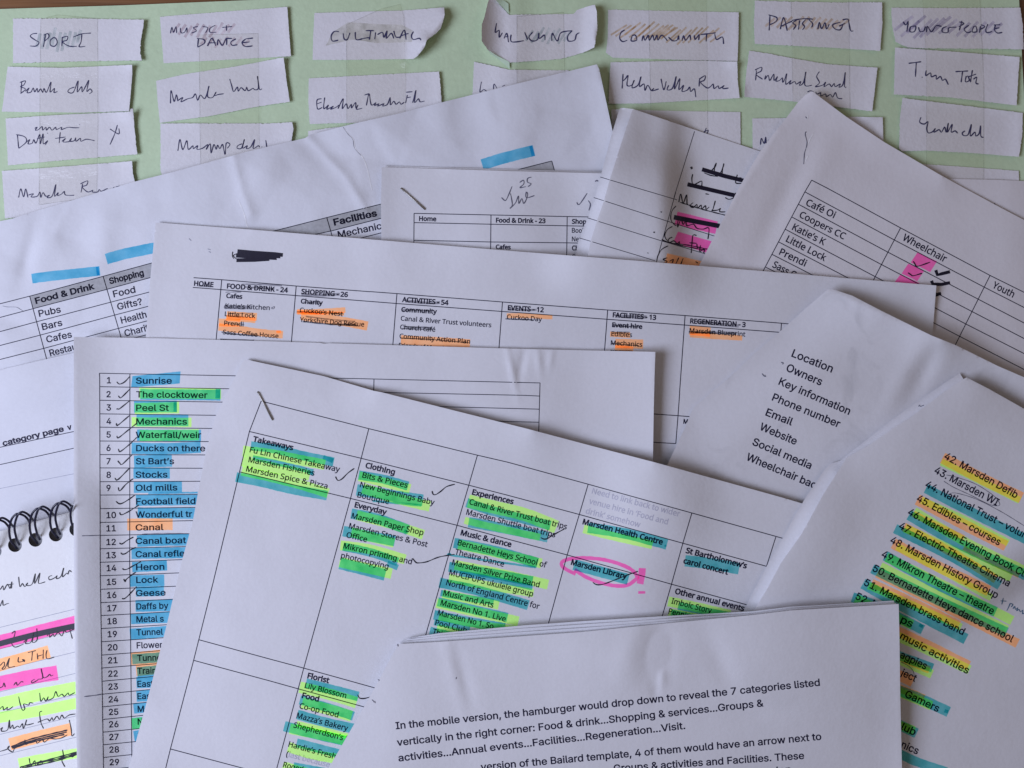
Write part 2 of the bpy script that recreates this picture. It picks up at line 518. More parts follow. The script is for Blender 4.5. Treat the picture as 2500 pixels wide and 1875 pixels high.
def load_glyphs():
    sans = font_file('Inter.woff2'); human = font_file('NotoSansHebrew-Regular.woff2')
    sets = {'A': (sans, .016, CHARS), 'AB': (sans, .030, 'Food & DrinkShopgFacilteycatgrv ns'), 'C': (human, .017, CHARS), 'CB': (human, .036, CHARS)}
    out = {}
    for k, (f, off, chars) in sets.items():
        bar = outline('|', f, 0)[0][:, 0].max()
        a0 = outline('||', f, 0)[0][:, 0].max() - bar
        for ch in sorted(set(chars + ' ')):
            adv = outline('|' + ch + '|', f, 0)[0][:, 0].max() - bar - a0
            v, t = outline(ch, f, off, True) if ch != ' ' else (np.zeros((0, 2)), np.zeros((0, 3), int))
            out[(k, ch)] = (adv, v, t)
    return out
CHARS = "ABCDEFGHIJKLMNOPRSTUVWYabcdefghijklmnopqrstuvwxyzé&0123456789.,:?()/-–‘’ "
GL = load_glyphs()
CAP = {k: GL[(k, 'H' if (k, 'H') in GL else 'F')][1][:, 1].max() for k in ('A', 'AB', 'C', 'CB')}
NARROW = {'A': 1.0, 'AB': 1.0, 'C': .90, 'CB': .90}
FIT = []
def text(sh, tile, x0, y0, x1, y1, h, s, font, mat='print', fit=True, name='printed_line', parent=None, wf=None):
    (p0x, p0y), (p1x, p1y) = P(tile, [(x0, y0), (x1, y1)])
    hc = h * TILES[tile][2]
    L = math.hypot(p1x - p0x, p1y - p0y); c, sn = (p1x - p0x) / L, (p1y - p0y) / L
    sy = hc / CAP[font]
    adv = 0; VV = []; TT = []; n = 0
    last = 0
    for ch in s:
        g = GL.get((font, ch))
        if g is None:
            alt = 'A' if font == 'AB' else ('CB' if font == 'C' else 'C')
            g = GL.get((alt, ch)) or GL[(font, ' ')]
        a, v, t = g
        if len(v):
            VV.append(v + np.array([adv, 0])); TT.append(t + n); n += len(v)
            last = adv + v[:, 0].max()
        adv += a
    V = np.concatenate(VV).astype(float); T = np.concatenate(TT)
    x_min = V[:, 0].min()
    if fit:
        sx = L / (last - x_min)
        FIT.append((font, round(sx / sy, 3), s))
    else:
        sx = sy * (wf or NARROW[font])
    u = (V[:, 0] - x_min) * sx; w = V[:, 1] * sy
    p = np.stack([p0x + u * c + w * sn, p0y + u * sn - w * c], 1)
    mk(name, sh.z(p, 0.035), T, M[mat], parent or sh.obj, False)

def smooth_line(pts, step):
    """Catmull-Rom through pts"""
    if len(pts) < 3: return densify(pts, step, closed=False)
    q = [pts[0]] + list(pts) + [pts[-1]]
    out = []
    for i in range(1, len(q) - 2):
        p0, p1, p2, p3 = q[i - 1], q[i], q[i + 1], q[i + 2]
        L = math.hypot(p2[0] - p1[0], p2[1] - p1[1]); k = max(2, int(L / step))
        for j in range(k):
            t = j / k
            out.append(tuple(0.5 * (2 * p1[a] + (p2[a] - p0[a]) * t + (2 * p0[a] - 5 * p1[a] + 4 * p2[a] - p3[a]) * t * t + (3 * p1[a] - p0[a] - 3 * p2[a] + p3[a]) * t ** 3) for a in (0, 1)))
    out.append(pts[-1])
    return out
def ribbon(pts, w, cross=1, rs=None, jit=0.0, taper=False):
    p = np.array(pts, float); n = len(p)
    d = np.gradient(p, axis=0); d /= np.maximum(np.hypot(d[:, 0], d[:, 1])[:, None], 1e-6)
    nr = np.stack([-d[:, 1], d[:, 0]], 1)
    wd = np.full(n, float(w))
    if taper:
        ph = rs.uniform(0, 6)
        wd *= np.array([0.86 + 0.2 * math.sin(i * .55 + ph) for i in range(n)])
        wd[0] *= .7; wd[-1] *= .55
    V = []
    for i in range(n):
        for k in range(cross + 1):
            t = k / cross - .5
            j = rs.uniform(-jit, jit) if (jit and k in (0, cross)) else 0
            V.append(p[i] + nr[i] * (t * wd[i] + j))
    F = []
    c = cross + 1
    for i in range(n - 1):
        for k in range(cross):
            F.append((i * c + k, i * c + k + 1, (i + 1) * c + k + 1, (i + 1) * c + k))
    return np.array(V), F
RS = random.Random(5)
def strokes(sh, tile, lines, w, mat='pen', name='handwriting', parent=None, off=0.10, smooth=True, taper=True, step=2.2):
    V = []; F = []; n = 0
    for k, ln in enumerate(lines):
        pts = P(tile, ln)
        if len(pts) == 1: pts = [(pts[0][0] - w * TILES[tile][2] * .5, pts[0][1]), (pts[0][0] + w * TILES[tile][2] * .5, pts[0][1])]
        pts = smooth_line(pts, step) if smooth else densify(pts, 8, closed=False)
        v, f = ribbon(pts, w * TILES[tile][2], 1, RS, 0, taper)
        V.append(sh.z(v, off + 0.002 * (k % 6))); F += [tuple(q + n for q in t) for t in f]; n += len(v)
    return mk(name, np.concatenate(V), F, M[mat], parent or sh.obj, False)
def grid(sh, tile_lines, w=2.0, mat='print', name='table_rule', parent=None, one=False):
    """ruled table lines, one part each"""
    for tile, pts in tile_lines:
        q = P(tile, pts) if isinstance(tile, str) else pts
        v, f = ribbon(densify(q, 8, closed=False), w, 1, RS)
        mk(name, sh.z(v, 0.045), f, M[mat], parent or sh.obj, False)
def mixp(*parts):
    out = []
    for i in range(0, len(parts), 2): out += P(parts[i], parts[i + 1])
    return out
def hl(sh, tile, col, w, pts, name='highlighter_stroke', parent=None, straight=False):
    q = P(tile, pts); w = w * TILES[tile][2] * (.93 if col == 'C' else 1)
    q = densify(q, 6, closed=False) if len(q) < 3 or straight else smooth_line(q, 6)
    cross = max(1, int(w / 8))
    v, f = ribbon(q, w, cross, RS, 0.45)
    sh.nh += 1
    return mk(name, sh.z(v, 0.055 + 0.006 * (sh.nh % 9)), f, M[col], parent or sh.obj, False)
def hpoly(sh, tile, col, pts, name='highlighter_stroke', parent=None):
    q = densify(P(tile, pts), 6, .3, RS)
    v, f = cdt(q, XX, YY)
    sh.nh += 1
    return mk(name, sh.z(v, 0.055 + 0.006 * (sh.nh % 9)), [tuple(map(int, t)) for t in f], M[col], parent or sh.obj, False)
def scribble(sh, tile, x0, x1, yt, yb, n, w, mat, slant=60):
    """crayon shading: parallel slanting strokes side by side"""
    sp = (x1 - x0) / n
    w = min(w, sp * .8)
    lines = []
    for i in range(n):
        x = x0 + sp * (i + .5); t = (i + .5) / n
        a = RS.uniform(-.15, .15) * (yb - yt); c = abs(t - .5) * (yb - yt) * .35
        lines.append([(x + slant * .5, yt + a + c), (x + RS.uniform(-4, 4), (yt + yb) / 2 + a), (x - slant * .5, yb + a - c)])
    strokes(sh, tile, lines, w, mat, name='crayon_scribble', off=0.06, taper=False)
def tube(name, pts3, r, mat, parent, seg=8):
    P3 = [Vector(p) for p in pts3]
    V = []; F = []
    up = Vector((0.1, 0.2, 1)).normalized()
    n = len(P3)
    for i, p in enumerate(P3):
        t = (P3[min(i + 1, n - 1)] - P3[max(i - 1, 0)]).normalized()
        a = t.cross(up)
        if a.length < 1e-3: a = t.cross(Vector((1, 0, 0)))
        a.normalize(); b = t.cross(a).normalized()
        for k in range(seg):
            g = k * math.tau / seg
            V.append(p + (a * math.cos(g) + b * math.sin(g)) * r)
    for i in range(n - 1):
        for k in range(seg):
            F.append((i * seg + k, i * seg + (k + 1) % seg, (i + 1) * seg + (k + 1) % seg, (i + 1) * seg + k))
    F.append(tuple(range(seg))[::-1]); F.append(tuple(range((n - 1) * seg, n * seg)))
    return mk(name, V, F, mat, parent, True)
def staple(sh, p0, p1, parent):
    h0 = float(sample(sh.H, p0[0], p0[1])); h1 = float(sample(sh.H, p1[0], p1[1]))
    u = ((p1[0] - p0[0]) * .03, (p1[1] - p0[1]) * .03)
    pts = [W(p0[0], p0[1], h0 - .3), W(p0[0], p0[1], h0 + .25), W(p0[0] + u[0], p0[1] + u[1], h0 + .5), W((p0[0] + p1[0]) / 2, (p0[1] + p1[1]) / 2, (h0 + h1) / 2 + .5),
           W(p1[0] - u[0], p1[1] - u[1], h1 + .5), W(p1[0], p1[1], h1 + .25), W(p1[0], p1[1], h1 - .3)]
    tube('staple', pts, 0.0026, M['staple'], parent)
# ================================================================ the setting
def slab(name, x0, y0, x1, y1, z0, z1, mat):
    V = [(x0, y0, z0), (x1, y0, z0), (x1, y1, z0), (x0, y1, z0), (x0, y0, z1), (x1, y0, z1), (x1, y1, z1), (x0, y1, z1)]
    F = [(3, 2, 1, 0), (4, 5, 6, 7), (0, 1, 5, 4), (1, 2, 6, 5), (2, 3, 7, 6), (3, 0, 4, 7)]
    return mk(name, V, F, mat, None, False)
desk = slab('desk_surface', -6.5, -4.0, 6.5, 3.4, -0.25, -0.004, M['wood'])
tag(desk, 'brown wooden desk top showing past the green card at the top corners', None, kind='structure')

# ================================================================ green card with the torn cards
green = Sheet('backing_card', P('X', [(-150, 30), (0, 22), (300, 13), (660, -2), (1230, -22), (1242, -14), (1900, -24), (2487, -22), (2489, 20), (2500, 230), (2512, 620), (2516, 1050), (-150, 1050)]),
              M['green'], gap=0.5, undul=0.5, seed=3, thick=0.25, lifts=[((1243, -60), (1243, 1100), 1.6, 70, 'l'), ((2500, 0), (2512, 620), 1.0, 90)])
tag(green.obj, 'large pale green card under all the torn handwritten slips', 'card')

SLIPS = {}
def slip(key, label, pts, rough=1.0, lifts=(), gap=0.3, words=(), seed=1, pw=11.5, undul=.5, tile_pw='A0'):
    s = Sheet('note_slip', pts, M['card'], gap=gap, sigma=2.5, rough=rough, undul=undul * .6, seed=seed, thick=0.18, lifts=lifts, step=4)
    tag(s.obj, label, 'paper slip', 'torn handwritten slips taped to the green card')
    SLIPS[key] = s
    return s
PW = 7.4
def e(tile, a, b, amt, fall, mode='q'):
    q = P(tile, [a, b]); return (q[0], q[1], amt * (.5 if amt < 3 else .8), fall, mode)

s = slip('sport', 'torn white slip reading SPORT over a faint teal scribble', P('A0', [(105, 150), (640, 150), (1165, 160), (1162, 210), (1140, 330), (1135, 430), (1150, 490), (800, 495), (500, 500), (105, 512)]), 1.0,
         [e('A0', (1165, 160), (1150, 490), 2.2, 60)], seed=11)
scribble(s, 'A0', 290, 660, 240, 400, 9, 26, 'cr_teal', 30)
strokes(s, 'A0', [[(300, 270), (262, 275), (245, 295), (285, 325), (315, 345), (290, 373), (240, 372)], [(368, 275), (350, 380)], [(352, 285), (385, 272), (395, 300), (358, 335)],
  [(435, 303), (408, 325), (408, 365), (440, 375), (462, 345), (452, 312), (430, 303)], [(503, 300), (500, 375)], [(500, 305), (545, 295), (540, 325), (505, 340), (560, 374), (622, 375)],
  [(592, 300), (660, 275), (735, 268)], [(662, 280), (655, 340), (640, 378), (690, 375)]], PW + 1)
s = slip('bowls', 'torn slip with handwriting reading Bowls club, just below SPORT', P('A0', [(62, 540), (500, 550), (1070, 525), (1072, 600), (1055, 800), (1045, 900), (650, 912), (15, 905)]), .5,
         [e('A0', (1070, 525), (1045, 900), 2.0, 55)], seed=12)
strokes(s, 'A0', [[(160, 668), (205, 655), (190, 690), (165, 702), (205, 722), (165, 758)], [(175, 665), (168, 755)],
  [(205, 740), (235, 712), (218, 750), (250, 745), (268, 712), (280, 745), (300, 715), (306, 748), (328, 720), (345, 750), (355, 715), (375, 748), (412, 665), (405, 745), (440, 715), (436, 750), (465, 740)],
  [(602, 705), (560, 722), (550, 745), (592, 748), (632, 655), (625, 745), (660, 702), (665, 745), (692, 700), (718, 650), (702, 740), (728, 720), (745, 742), (722, 760)]], PW)
s = slip('darts', 'torn slip reading women Darts team with a cross at its right end', P('A0', [(45, 960), (400, 935), (1055, 905), (1060, 880), (1078, 880), (1090, 1050), (1112, 1250), (600, 1290), (65, 1340)]), .8,
         [e('A0', (1080, 890), (1112, 1250), 2.2, 60)], seed=13)
strokes(s, 'A0', [[(280, 1040), (300, 1030), (285, 1055), (310, 1050), (340, 1025), (345, 1055), (370, 1030), (375, 1055), (400, 1030), (420, 1055), (450, 1030), (455, 1050), (500, 1030), (495, 1050), (550, 1032), (600, 1035), (642, 1035)], [(640, 1008), (648, 1012)],
  [(140, 1090), (150, 1200)], [(130, 1090), (198, 1108), (212, 1150), (150, 1202)], [(215, 1150), (240, 1130), (226, 1165), (260, 1160), (272, 1130), (290, 1160), (320, 1090), (325, 1165), (347, 1085), (350, 1165), (385, 1140), (365, 1175)], [(380, 1078), (388, 1082)],
  [(300, 1122), (362, 1110)], [(487, 1070), (478, 1160)], [(445, 1122), (530, 1110)], [(500, 1145), (530, 1122), (510, 1150), (562, 1145), (578, 1118), (562, 1145), (600, 1140), (612, 1115), (615, 1145), (650, 1120), (655, 1145), (700, 1128), (765, 1140)],
  [(950, 1012), (930, 1080), (890, 1172)], [(890, 1045), (960, 1085), (962, 1040)]], PW)
s = slip('ram', 'torn slip reading Marsden R, lowest of the leftmost column, tucked under the crumpled sheet', P('A0', [(15, 1385), (500, 1350), (1070, 1305), (1075, 1400), (1092, 1470), (1110, 1700), (40, 1770)]), .8,
         [e('A0', (1072, 1310), (1092, 1470), 1.8, 60)], seed=14)
strokes(s, 'A0', [[(150, 1600), (167, 1530), (190, 1595), (207, 1530), (225, 1600)], [(230, 1580), (270, 1570), (250, 1595), (300, 1590), (322, 1555), (330, 1600), (347, 1560), (370, 1590), (402, 1580), (380, 1600), (420, 1590), (452, 1495), (440, 1590), (470, 1560), (465, 1585), (500, 1570), (520, 1550), (530, 1580), (600, 1582)],
  [(668, 1490), (655, 1560)], [(650, 1490), (708, 1465), (700, 1500), (665, 1515), (710, 1555), (752, 1540), (745, 1555), (790, 1555), (802, 1535), (820, 1550), (862, 1530), (872, 1526)], [(915, 1520), (925, 1518)], [(938, 1514), (968, 1506)]], PW)

s = slip('music', 'torn slip reading MUSIC + DANCE over a faint pink scribble', P('A0', [(1295, 135), (2190, 65), (2327, 55), (2340, 230), (2357, 455), (2190, 465), (1325, 512), (1308, 300)]), .6, [e('A0', (2327, 55), (2357, 455), 2.0, 50)], seed=15)
scribble(s, 'A0', 1400, 1900, 190, 300, 10, 22, 'cr_pink', 60); scribble(s, 'A0', 1620, 2020, 300, 380, 7, 20, 'cr_pink', 50)
strokes(s, 'A0', [[(1380, 270), (1392, 220), (1405, 262), (1425, 215), (1430, 268)], [(1460, 225), (1466, 265), (1495, 260), (1512, 225), (1514, 265)], [(1602, 215), (1565, 225), (1590, 250), (1550, 268)], [(1640, 215), (1682, 225), (1665, 265)],
  [(1742, 205), (1700, 230), (1702, 262), (1752, 260)], [(1832, 205), (1835, 250)], [(1800, 222), (1880, 215)]], PW)
strokes(s, 'A0', [[(1607, 310), (1600, 380)], [(1595, 312), (1650, 320), (1655, 350), (1600, 382)], [(1680, 374), (1715, 310), (1748, 372)], [(1690, 347), (1750, 347)],
  [(1760, 367), (1767, 320), (1800, 367), (1832, 310), (1835, 365)], [(1832, 310), (1880, 312)], [(1910, 315), (1870, 340), (1880, 367), (1922, 362)], [(1990, 315), (2050, 308)], [(1990, 315), (1960, 345), (1985, 376), (2045, 372)], [(1965, 345), (2022, 340)]], PW + 2.5)
s = slip('band', 'tilted torn slip reading Marsden band, below MUSIC + DANCE', P('A0', [(1265, 655), (1500, 600), (1900, 540), (2297, 465), (2320, 640), (2347, 825), (2100, 860), (1700, 940), (1295, 995), (1275, 800)]), .5, [e('A0', (2297, 465), (2347, 825), 1.6, 50)], seed=16)
strokes(s, 'A0', [[(1380, 838), (1385, 735), (1410, 822), (1427, 768), (1440, 820)], [(1440, 815), (1480, 790), (1465, 825), (1520, 800), (1560, 790), (1582, 760), (1600, 812), (1622, 770), (1660, 797), (1692, 698), (1680, 780), (1720, 790), (1750, 745), (1735, 775), (1770, 765), (1812, 760)],
  [(1860, 640), (1875, 690), (1892, 742), (1922, 705), (1930, 740), (1952, 710), (1985, 735), (1997, 705), (2010, 735), (2050, 715), (2060, 727), (2092, 715), (2085, 618), (2100, 722), (2122, 718)]], PW + 1)
s = slip('ukulele', 'torn slip with a long scrawled word, lowest of the second column above the crumpled sheet', P('A0', [(1300, 1000), (2190, 1000), (2367, 990), (2377, 1040), (2360, 1150), (2360, 1420), (1330, 1480), (1300, 1375)]), 1.0, [e('A0', (2367, 990), (2360, 1160), 2.0, 60)], seed=17)
strokes(s, 'A0', [[(1440, 1222), (1457, 1130), (1480, 1212), (1512, 1140), (1525, 1210), (1562, 1180), (1565, 1205), (1600, 1180), (1595, 1210), (1642, 1200), (1682, 1170), (1670, 1210), (1702, 1165), (1710, 1240), (1732, 1170), (1750, 1210), (1762, 1175), (1780, 1205), (1802, 1170), (1822, 1250), (1832, 1160), (1862, 1170), (1840, 1202)],
  [(1960, 1165), (1925, 1180), (1920, 1200), (1955, 1200), (1978, 1130), (1965, 1200), (2002, 1180), (1995, 1205), (2030, 1190), (2062, 1130), (2050, 1202), (2092, 1180), (2100, 1192)], [(2118, 1190), (2124, 1192)], [(2152, 1135), (2160, 1190)], [(2180, 1190), (2186, 1190)]], PW + 1)

s = slip('cultural', 'torn slip reading CULTURAL with its right corner curled up', P('A1', [(490, 105), (1200, 85), (1540, 60), (1545, 120), (1535, 160), (1510, 235), (1470, 275), (1400, 325), (1380, 385), (1330, 450), (1290, 478), (800, 485), (475, 485), (480, 300)]), .6,
         [e('A1', (1545, 130), (1390, 340), 4.8, 72), e('A1', (1390, 340), (1300, 478), 3.2, 34)], seed=18)
hpoly(s, 'A1', 'cr_yellow', [(580, 370), (640, 260), (760, 180), (1000, 195), (1200, 200), (1290, 250), (1280, 340), (1000, 350), (800, 320)], name='crayon_scribble')
strokes(s, 'A1', [[(688, 257), (650, 255), (625, 290), (635, 332), (682, 325)], [(722, 270), (730, 315), (755, 320), (777, 265)], [(820, 260), (827, 320), (882, 313)], [(882, 313), (930, 305), (935, 322)], [(905, 248), (972, 248)], [(945, 250), (935, 320)],
  [(985, 262), (978, 318)], [(1000, 280), (1040, 262), (1052, 302), (1077, 250), (1072, 310), (1112, 270), (1132, 312)], [(1132, 250), (1150, 300), (1192, 298)], [(1180, 312), (1217, 243), (1232, 322)], [(1190, 290), (1252, 270)], [(1292, 255), (1275, 290), (1290, 320), (1340, 310), (1352, 327)]], PW + 3)
s = slip('film', 'torn slip reading Electric Theatre Film, below CULTURAL', P('A1', [(445, 635), (1000, 605), (1500, 580), (1510, 700), (1520, 825), (1525, 965), (1100, 985), (800, 995), (450, 1005), (440, 800)]), .8, [e('A1', (1500, 580), (1520, 900), 1.8, 50)], seed=19)
strokes(s, 'A1', [[(547, 800), (510, 812), (515, 882), (552, 870)], [(510, 842), (547, 827)], [(572, 790), (565, 880), (602, 850), (590, 885), (642, 860), (620, 885), (662, 870), (692, 850), (680, 880), (722, 800), (715, 880), (747, 840), (760, 880), (787, 845), (790, 875), (822, 830), (825, 875), (842, 850), (830, 885), (877, 876)],
  [(895, 770), (930, 760), (935, 770)], [(927, 765), (910, 855)], [(935, 762), (950, 850), (987, 830), (975, 855), (1012, 840), (1000, 860), (1052, 840), (1040, 860), (1080, 845), (1102, 790), (1105, 850), (1132, 820), (1150, 845), (1177, 825), (1190, 845), (1217, 828)],
  [(1242, 770), (1228, 835)], [(1232, 747), (1284, 743)], [(1240, 792), (1272, 785)], [(1285, 832), (1312, 733), (1300, 830), (1332, 800), (1345, 825), (1382, 818)]], PW + 1)
s = slip('hidden3', 'thin strip of a torn slip peeping out below Electric Theatre Film', P('A1', [(440, 1060), (720, 1025), (1500, 1010), (1500, 1380), (445, 1400)]), 1.0, seed=20)

s = slip('lake', 'slip below WALKING almost covered by the crumpled sheet', P('A1', [(1782, 500), (1900, 525), (2070, 565), (2550, 570), (2600, 900), (1765, 900)]), .8, seed=21, undul=.2)
strokes(s, 'A1', [[(1842, 662), (1830, 745), (1862, 725), (1892, 748)], [(1940, 722), (1945, 680), (1968, 716)], [(2010, 700), (2035, 688)]], PW)
s = slip('walking', 'torn slip reading WALKING with both ends bent up across the fold', P('A1', [(1905, -20), (1870, 130), (1845, 200), (1845, 330), (1890, 400), (1960, 445), (2068, 508), (2250, 495), (2480, 478), (2660, 430), (2757, 385), (2782, 250), (2777, 90), (2762, 38), (2690, 55), (2617, 80), (2590, 112), (2380, 116), (2068, 120), (1985, 30), (1945, -25)]), .9,
         [e('A1', (1845, -20), (1845, 400), 7.5, 62), e('A1', (2782, 60), (2757, 385), 5.6, 44)], seed=22, undul=.2)
scribble(s, 'A1', 2210, 2560, 230, 350, 8, 20, 'cr_teal', 60)
strokes(s, 'A1', [[(1965, 188), (1955, 262), (1985, 245), (1987, 302), (2012, 265)], [(2025, 312), (2047, 270), (2062, 342)], [(2035, 300), (2062, 292)], [(2082, 280), (2087, 338), (2187, 330)], [(2192, 260), (2217, 322)], [(2257, 260), (2227, 300), (2252, 332), (2297, 320), (2307, 268), (2312, 312), (2352, 283), (2357, 326)],
  [(2412, 332), (2417, 270), (2457, 332), (2487, 265), (2577, 248)], [(2577, 248), (2542, 290), (2547, 332), (2597, 325), (2612, 280), (2637, 265)]], PW + 3)

s = slip('community', 'torn slip reading COMMUNITY over a brown scribble', P('A2', [(812, 78), (1300, 88), (1870, 100), (1868, 300), (1860, 497), (1500, 487), (850, 468), (795, 430), (808, 300)]), .7, [e('A2', (1870, 100), (1860, 497), 1.6, 45)], seed=23)
scribble(s, 'A2', 880, 1330, 190, 310, 12, 15, 'cr_brown', 130); scribble(s, 'A2', 1230, 1720, 220, 350, 11, 15, 'cr_brown', 120)
strokes(s, 'A2', [[(945, 243), (915, 265), (905, 310), (930, 337), (967, 325)], [(1007, 288), (998, 330), (1042, 325), (1032, 285), (1005, 288)], [(1085, 332), (1097, 290), (1110, 327), (1137, 285), (1145, 327), (1172, 285), (1185, 327), (1207, 285), (1215, 325), (1247, 285), (1292, 330)],
  [(1300, 300), (1335, 330), (1370, 325), (1382, 290), (1385, 325)], [(1410, 332), (1422, 290), (1440, 327), (1472, 285), (1480, 325)], [(1510, 285), (1517, 320), (1547, 280), (1545, 325)], [(1560, 280), (1682, 266)], [(1610, 272), (1605, 337)], [(1675, 275), (1690, 320), (1737, 300), (1747, 357)]], PW + 3)
s = slip('holme', 'torn slip reading Holme Valley Rescue, below COMMUNITY', P('A2', [(832, 505), (1500, 490), (1858, 500), (1862, 650), (1877, 795), (1500, 815), (1100, 838), (815, 840), (822, 650)]), .6, [e('A2', (1858, 500), (1877, 795), 1.6, 45)], seed=24)
strokes(s, 'A2', [[(932, 598), (925, 717)], [(925, 660), (950, 640), (972, 612), (965, 690), (1002, 690), (1022, 650), (1005, 710), (1052, 690), (1077, 622), (1065, 700), (1102, 680), (1110, 732), (1132, 690), (1160, 732), (1182, 715), (1165, 737), (1222, 720)],
  [(1240, 638), (1262, 727), (1282, 658)], [(1302, 690), (1290, 727), (1332, 715), (1362, 622), (1350, 720), (1392, 638), (1385, 725), (1422, 690), (1410, 740), (1452, 730), (1472, 705), (1480, 742), (1510, 720), (1522, 787)],
  [(1552, 640), (1548, 702)], [(1548, 642), (1597, 613), (1590, 650), (1560, 667), (1612, 712), (1642, 700), (1662, 680), (1670, 717), (1702, 695), (1710, 717), (1742, 700), (1752, 690), (1740, 717), (1787, 713)]], PW + 2)
s = slip('third5', 'blank part of a slip behind the grey folded booklet, below Holme Valley Rescue', P('A2', [(838, 885), (1400, 900), (1883, 908), (1885, 1170), (1885, 1400), (845, 1400)]), .4, seed=25)
strokes(s, 'A2', [[(1607, 1036), (1585, 1092)], [(1585, 1070), (1622, 1055), (1612, 1092), (1650, 1100)]], PW + 2)

s = slip('pastimes', 'torn slip reading PASTIMES over an orange scribble', P('A3', [(10, 5), (300, 14), (700, 20), (1040, 18), (1042, 200), (1025, 412), (600, 385), (8, 355), (2, 200)]), .8, [e('A3', (1040, 18), (1025, 412), 2.0, 55)], seed=26)
scribble(s, 'A3', 110, 760, 140, 240, 14, 20, 'cr_orange', 80)
strokes(s, 'A3', [[(132, 120), (125, 247)], [(120, 120), (186, 142), (180, 175), (130, 200)], [(215, 237), (242, 143), (272, 250)], [(225, 212), (312, 170)], [(347, 165), (315, 185), (340, 207), (320, 240)], [(310, 165), (400, 152), (482, 155)], [(372, 165), (362, 240)], [(420, 160), (395, 190), (412, 215), (395, 242)],
  [(447, 160), (477, 190), (470, 222)], [(520, 235), (532, 180), (550, 232), (577, 183), (590, 235), (612, 195)], [(702, 180), (640, 200), (660, 235), (702, 240), (722, 200)], [(690, 212), (742, 188)], [(720, 160), (762, 155), (770, 180), (785, 247), (807, 250)]], PW + 3)
s = slip('river', 'slanting slip reading Riverhead Sound, below PASTIMES', P('A3', [(-36, 410), (130, 435), (300, 470), (600, 520), (1003, 548), (985, 700), (960, 902), (700, 870), (300, 820), (-76, 785), (-62, 600)]), .7, [e('A3', (1003, 548), (960, 902), 1.8, 50)], seed=27)
strokes(s, 'A3', [[(22, 570), (15, 652)], [(10, 567), (62, 545), (60, 575), (20, 602), (72, 642)], [(97, 610), (90, 642), (117, 610), (130, 652), (162, 600), (165, 652), (192, 620), (180, 657), (212, 650), (232, 630), (235, 667), (252, 640), (267, 598), (260, 682), (302, 650), (290, 682), (332, 660), (345, 682), (382, 660), (370, 692), (402, 670), (422, 583), (415, 690), (472, 690)],
  [(532, 580), (510, 620), (532, 670), (500, 702), (557, 690), (582, 665), (570, 702), (612, 680), (630, 702), (652, 675), (660, 702), (702, 680), (690, 707), (722, 685), (742, 588), (735, 700), (752, 705)],
  [(435, 745), (460, 735), (485, 745)], [(502, 745), (515, 762), (542, 750), (545, 777), (582, 760), (590, 782), (622, 765), (640, 787), (662, 750), (680, 792), (717, 800)]], PW + 1)
s = slip('m6', 'slip starting with M, half hidden behind the sheet with the creased corner', P('A3', [(-11, 960), (300, 955), (740, 945), (1045, 950), (1052, 1150), (1060, 1500), (-5, 1500)]), .4, [e('A3', (1045, 950), (1052, 1150), 1.6, 45)], seed=28)
strokes(s, 'A3', [[(55, 1172), (62, 1120), (85, 1162), (97, 1110), (100, 1162)], [(115, 1150), (125, 1130)]], PW + 2)

s = slip('young', 'torn slip reading YOUNG PEOPLE over a purple scribble', P('A3', [(1115, 62), (1600, 65), (2160, 62), (2180, 200), (2187, 400), (1850, 395), (1400, 392), (1250, 385), (1150, 340), (1120, 200)]), 1.0, [e('A3', (2160, 62), (2187, 400), 1.4, 45)], seed=29)
scribble(s, 'A3', 1190, 1600, 130, 290, 8, 24, 'cr_purple', 150); scribble(s, 'A3', 1600, 1990, 160, 290, 6, 24, 'cr_purple', 110)
strokes(s, 'A3', [[(1210, 175), (1232, 202), (1252, 173), (1240, 257)], [(1270, 215), (1265, 255), (1302, 255), (1312, 213), (1270, 215)], [(1335, 220), (1347, 255), (1377, 250), (1392, 213)], [(1400, 262), (1407, 213), (1440, 257), (1477, 208), (1522, 215)],
  [(1562, 215), (1530, 230), (1530, 260), (1572, 262), (1582, 225), (1642, 220)], [(1687, 168), (1665, 247)], [(1665, 177), (1702, 190), (1660, 217)], [(1742, 205), (1705, 235), (1730, 264), (1762, 255)], [(1782, 215), (1770, 257), (1807, 255), (1800, 213), (1780, 215)], [(1837, 210), (1830, 267)], [(1840, 200), (1872, 215), (1840, 237)],
  [(1897, 195), (1880, 240), (1890, 264), (1932, 255)], [(1945, 202), (1997, 200)], [(1960, 200), (1950, 240), (1975, 267), (2014, 262)], [(1950, 232), (1992, 225)]], PW + 3)
s = slip('tots', 'torn slip reading Tiny Tots, between YOUNG PEOPLE and Youth club', P('A3', [(1145, 385), (1700, 425), (2155, 462), (2142, 650), (2130, 855), (1600, 790), (1135, 765), (1140, 600)]), .8, [e('A3', (2155, 462), (2130, 855), 1.4, 45)], seed=30, gap=.5)
strokes(s, 'A3', [[(1255, 513), (1357, 500)], [(1317, 505), (1310, 622)], [(1362, 625), (1369, 627)], [(1397, 570), (1395, 612), (1432, 590), (1440, 622), (1477, 610), (1480, 642), (1512, 620), (1530, 652), (1552, 640), (1577, 687)], [(1635, 580), (1737, 575)], [(1692, 580), (1680, 667)], [(1722, 615), (1715, 662), (1747, 650), (1732, 612)],
  [(1772, 568), (1755, 667)], [(1740, 622), (1802, 600)], [(1780, 642), (1807, 625), (1800, 672), (1822, 680)]], PW + 3)
s = slip('youth', 'torn slip reading Youth club, below Tiny Tots', P('A3', [(1205, 795), (1500, 830), (2180, 915), (2175, 1100), (2150, 1270), (1700, 1235), (1400, 1220), (1200, 1225), (1178, 1200), (1185, 950)]), .9, [e('A3', (2180, 915), (2150, 1270), 1.6, 50)], seed=31)
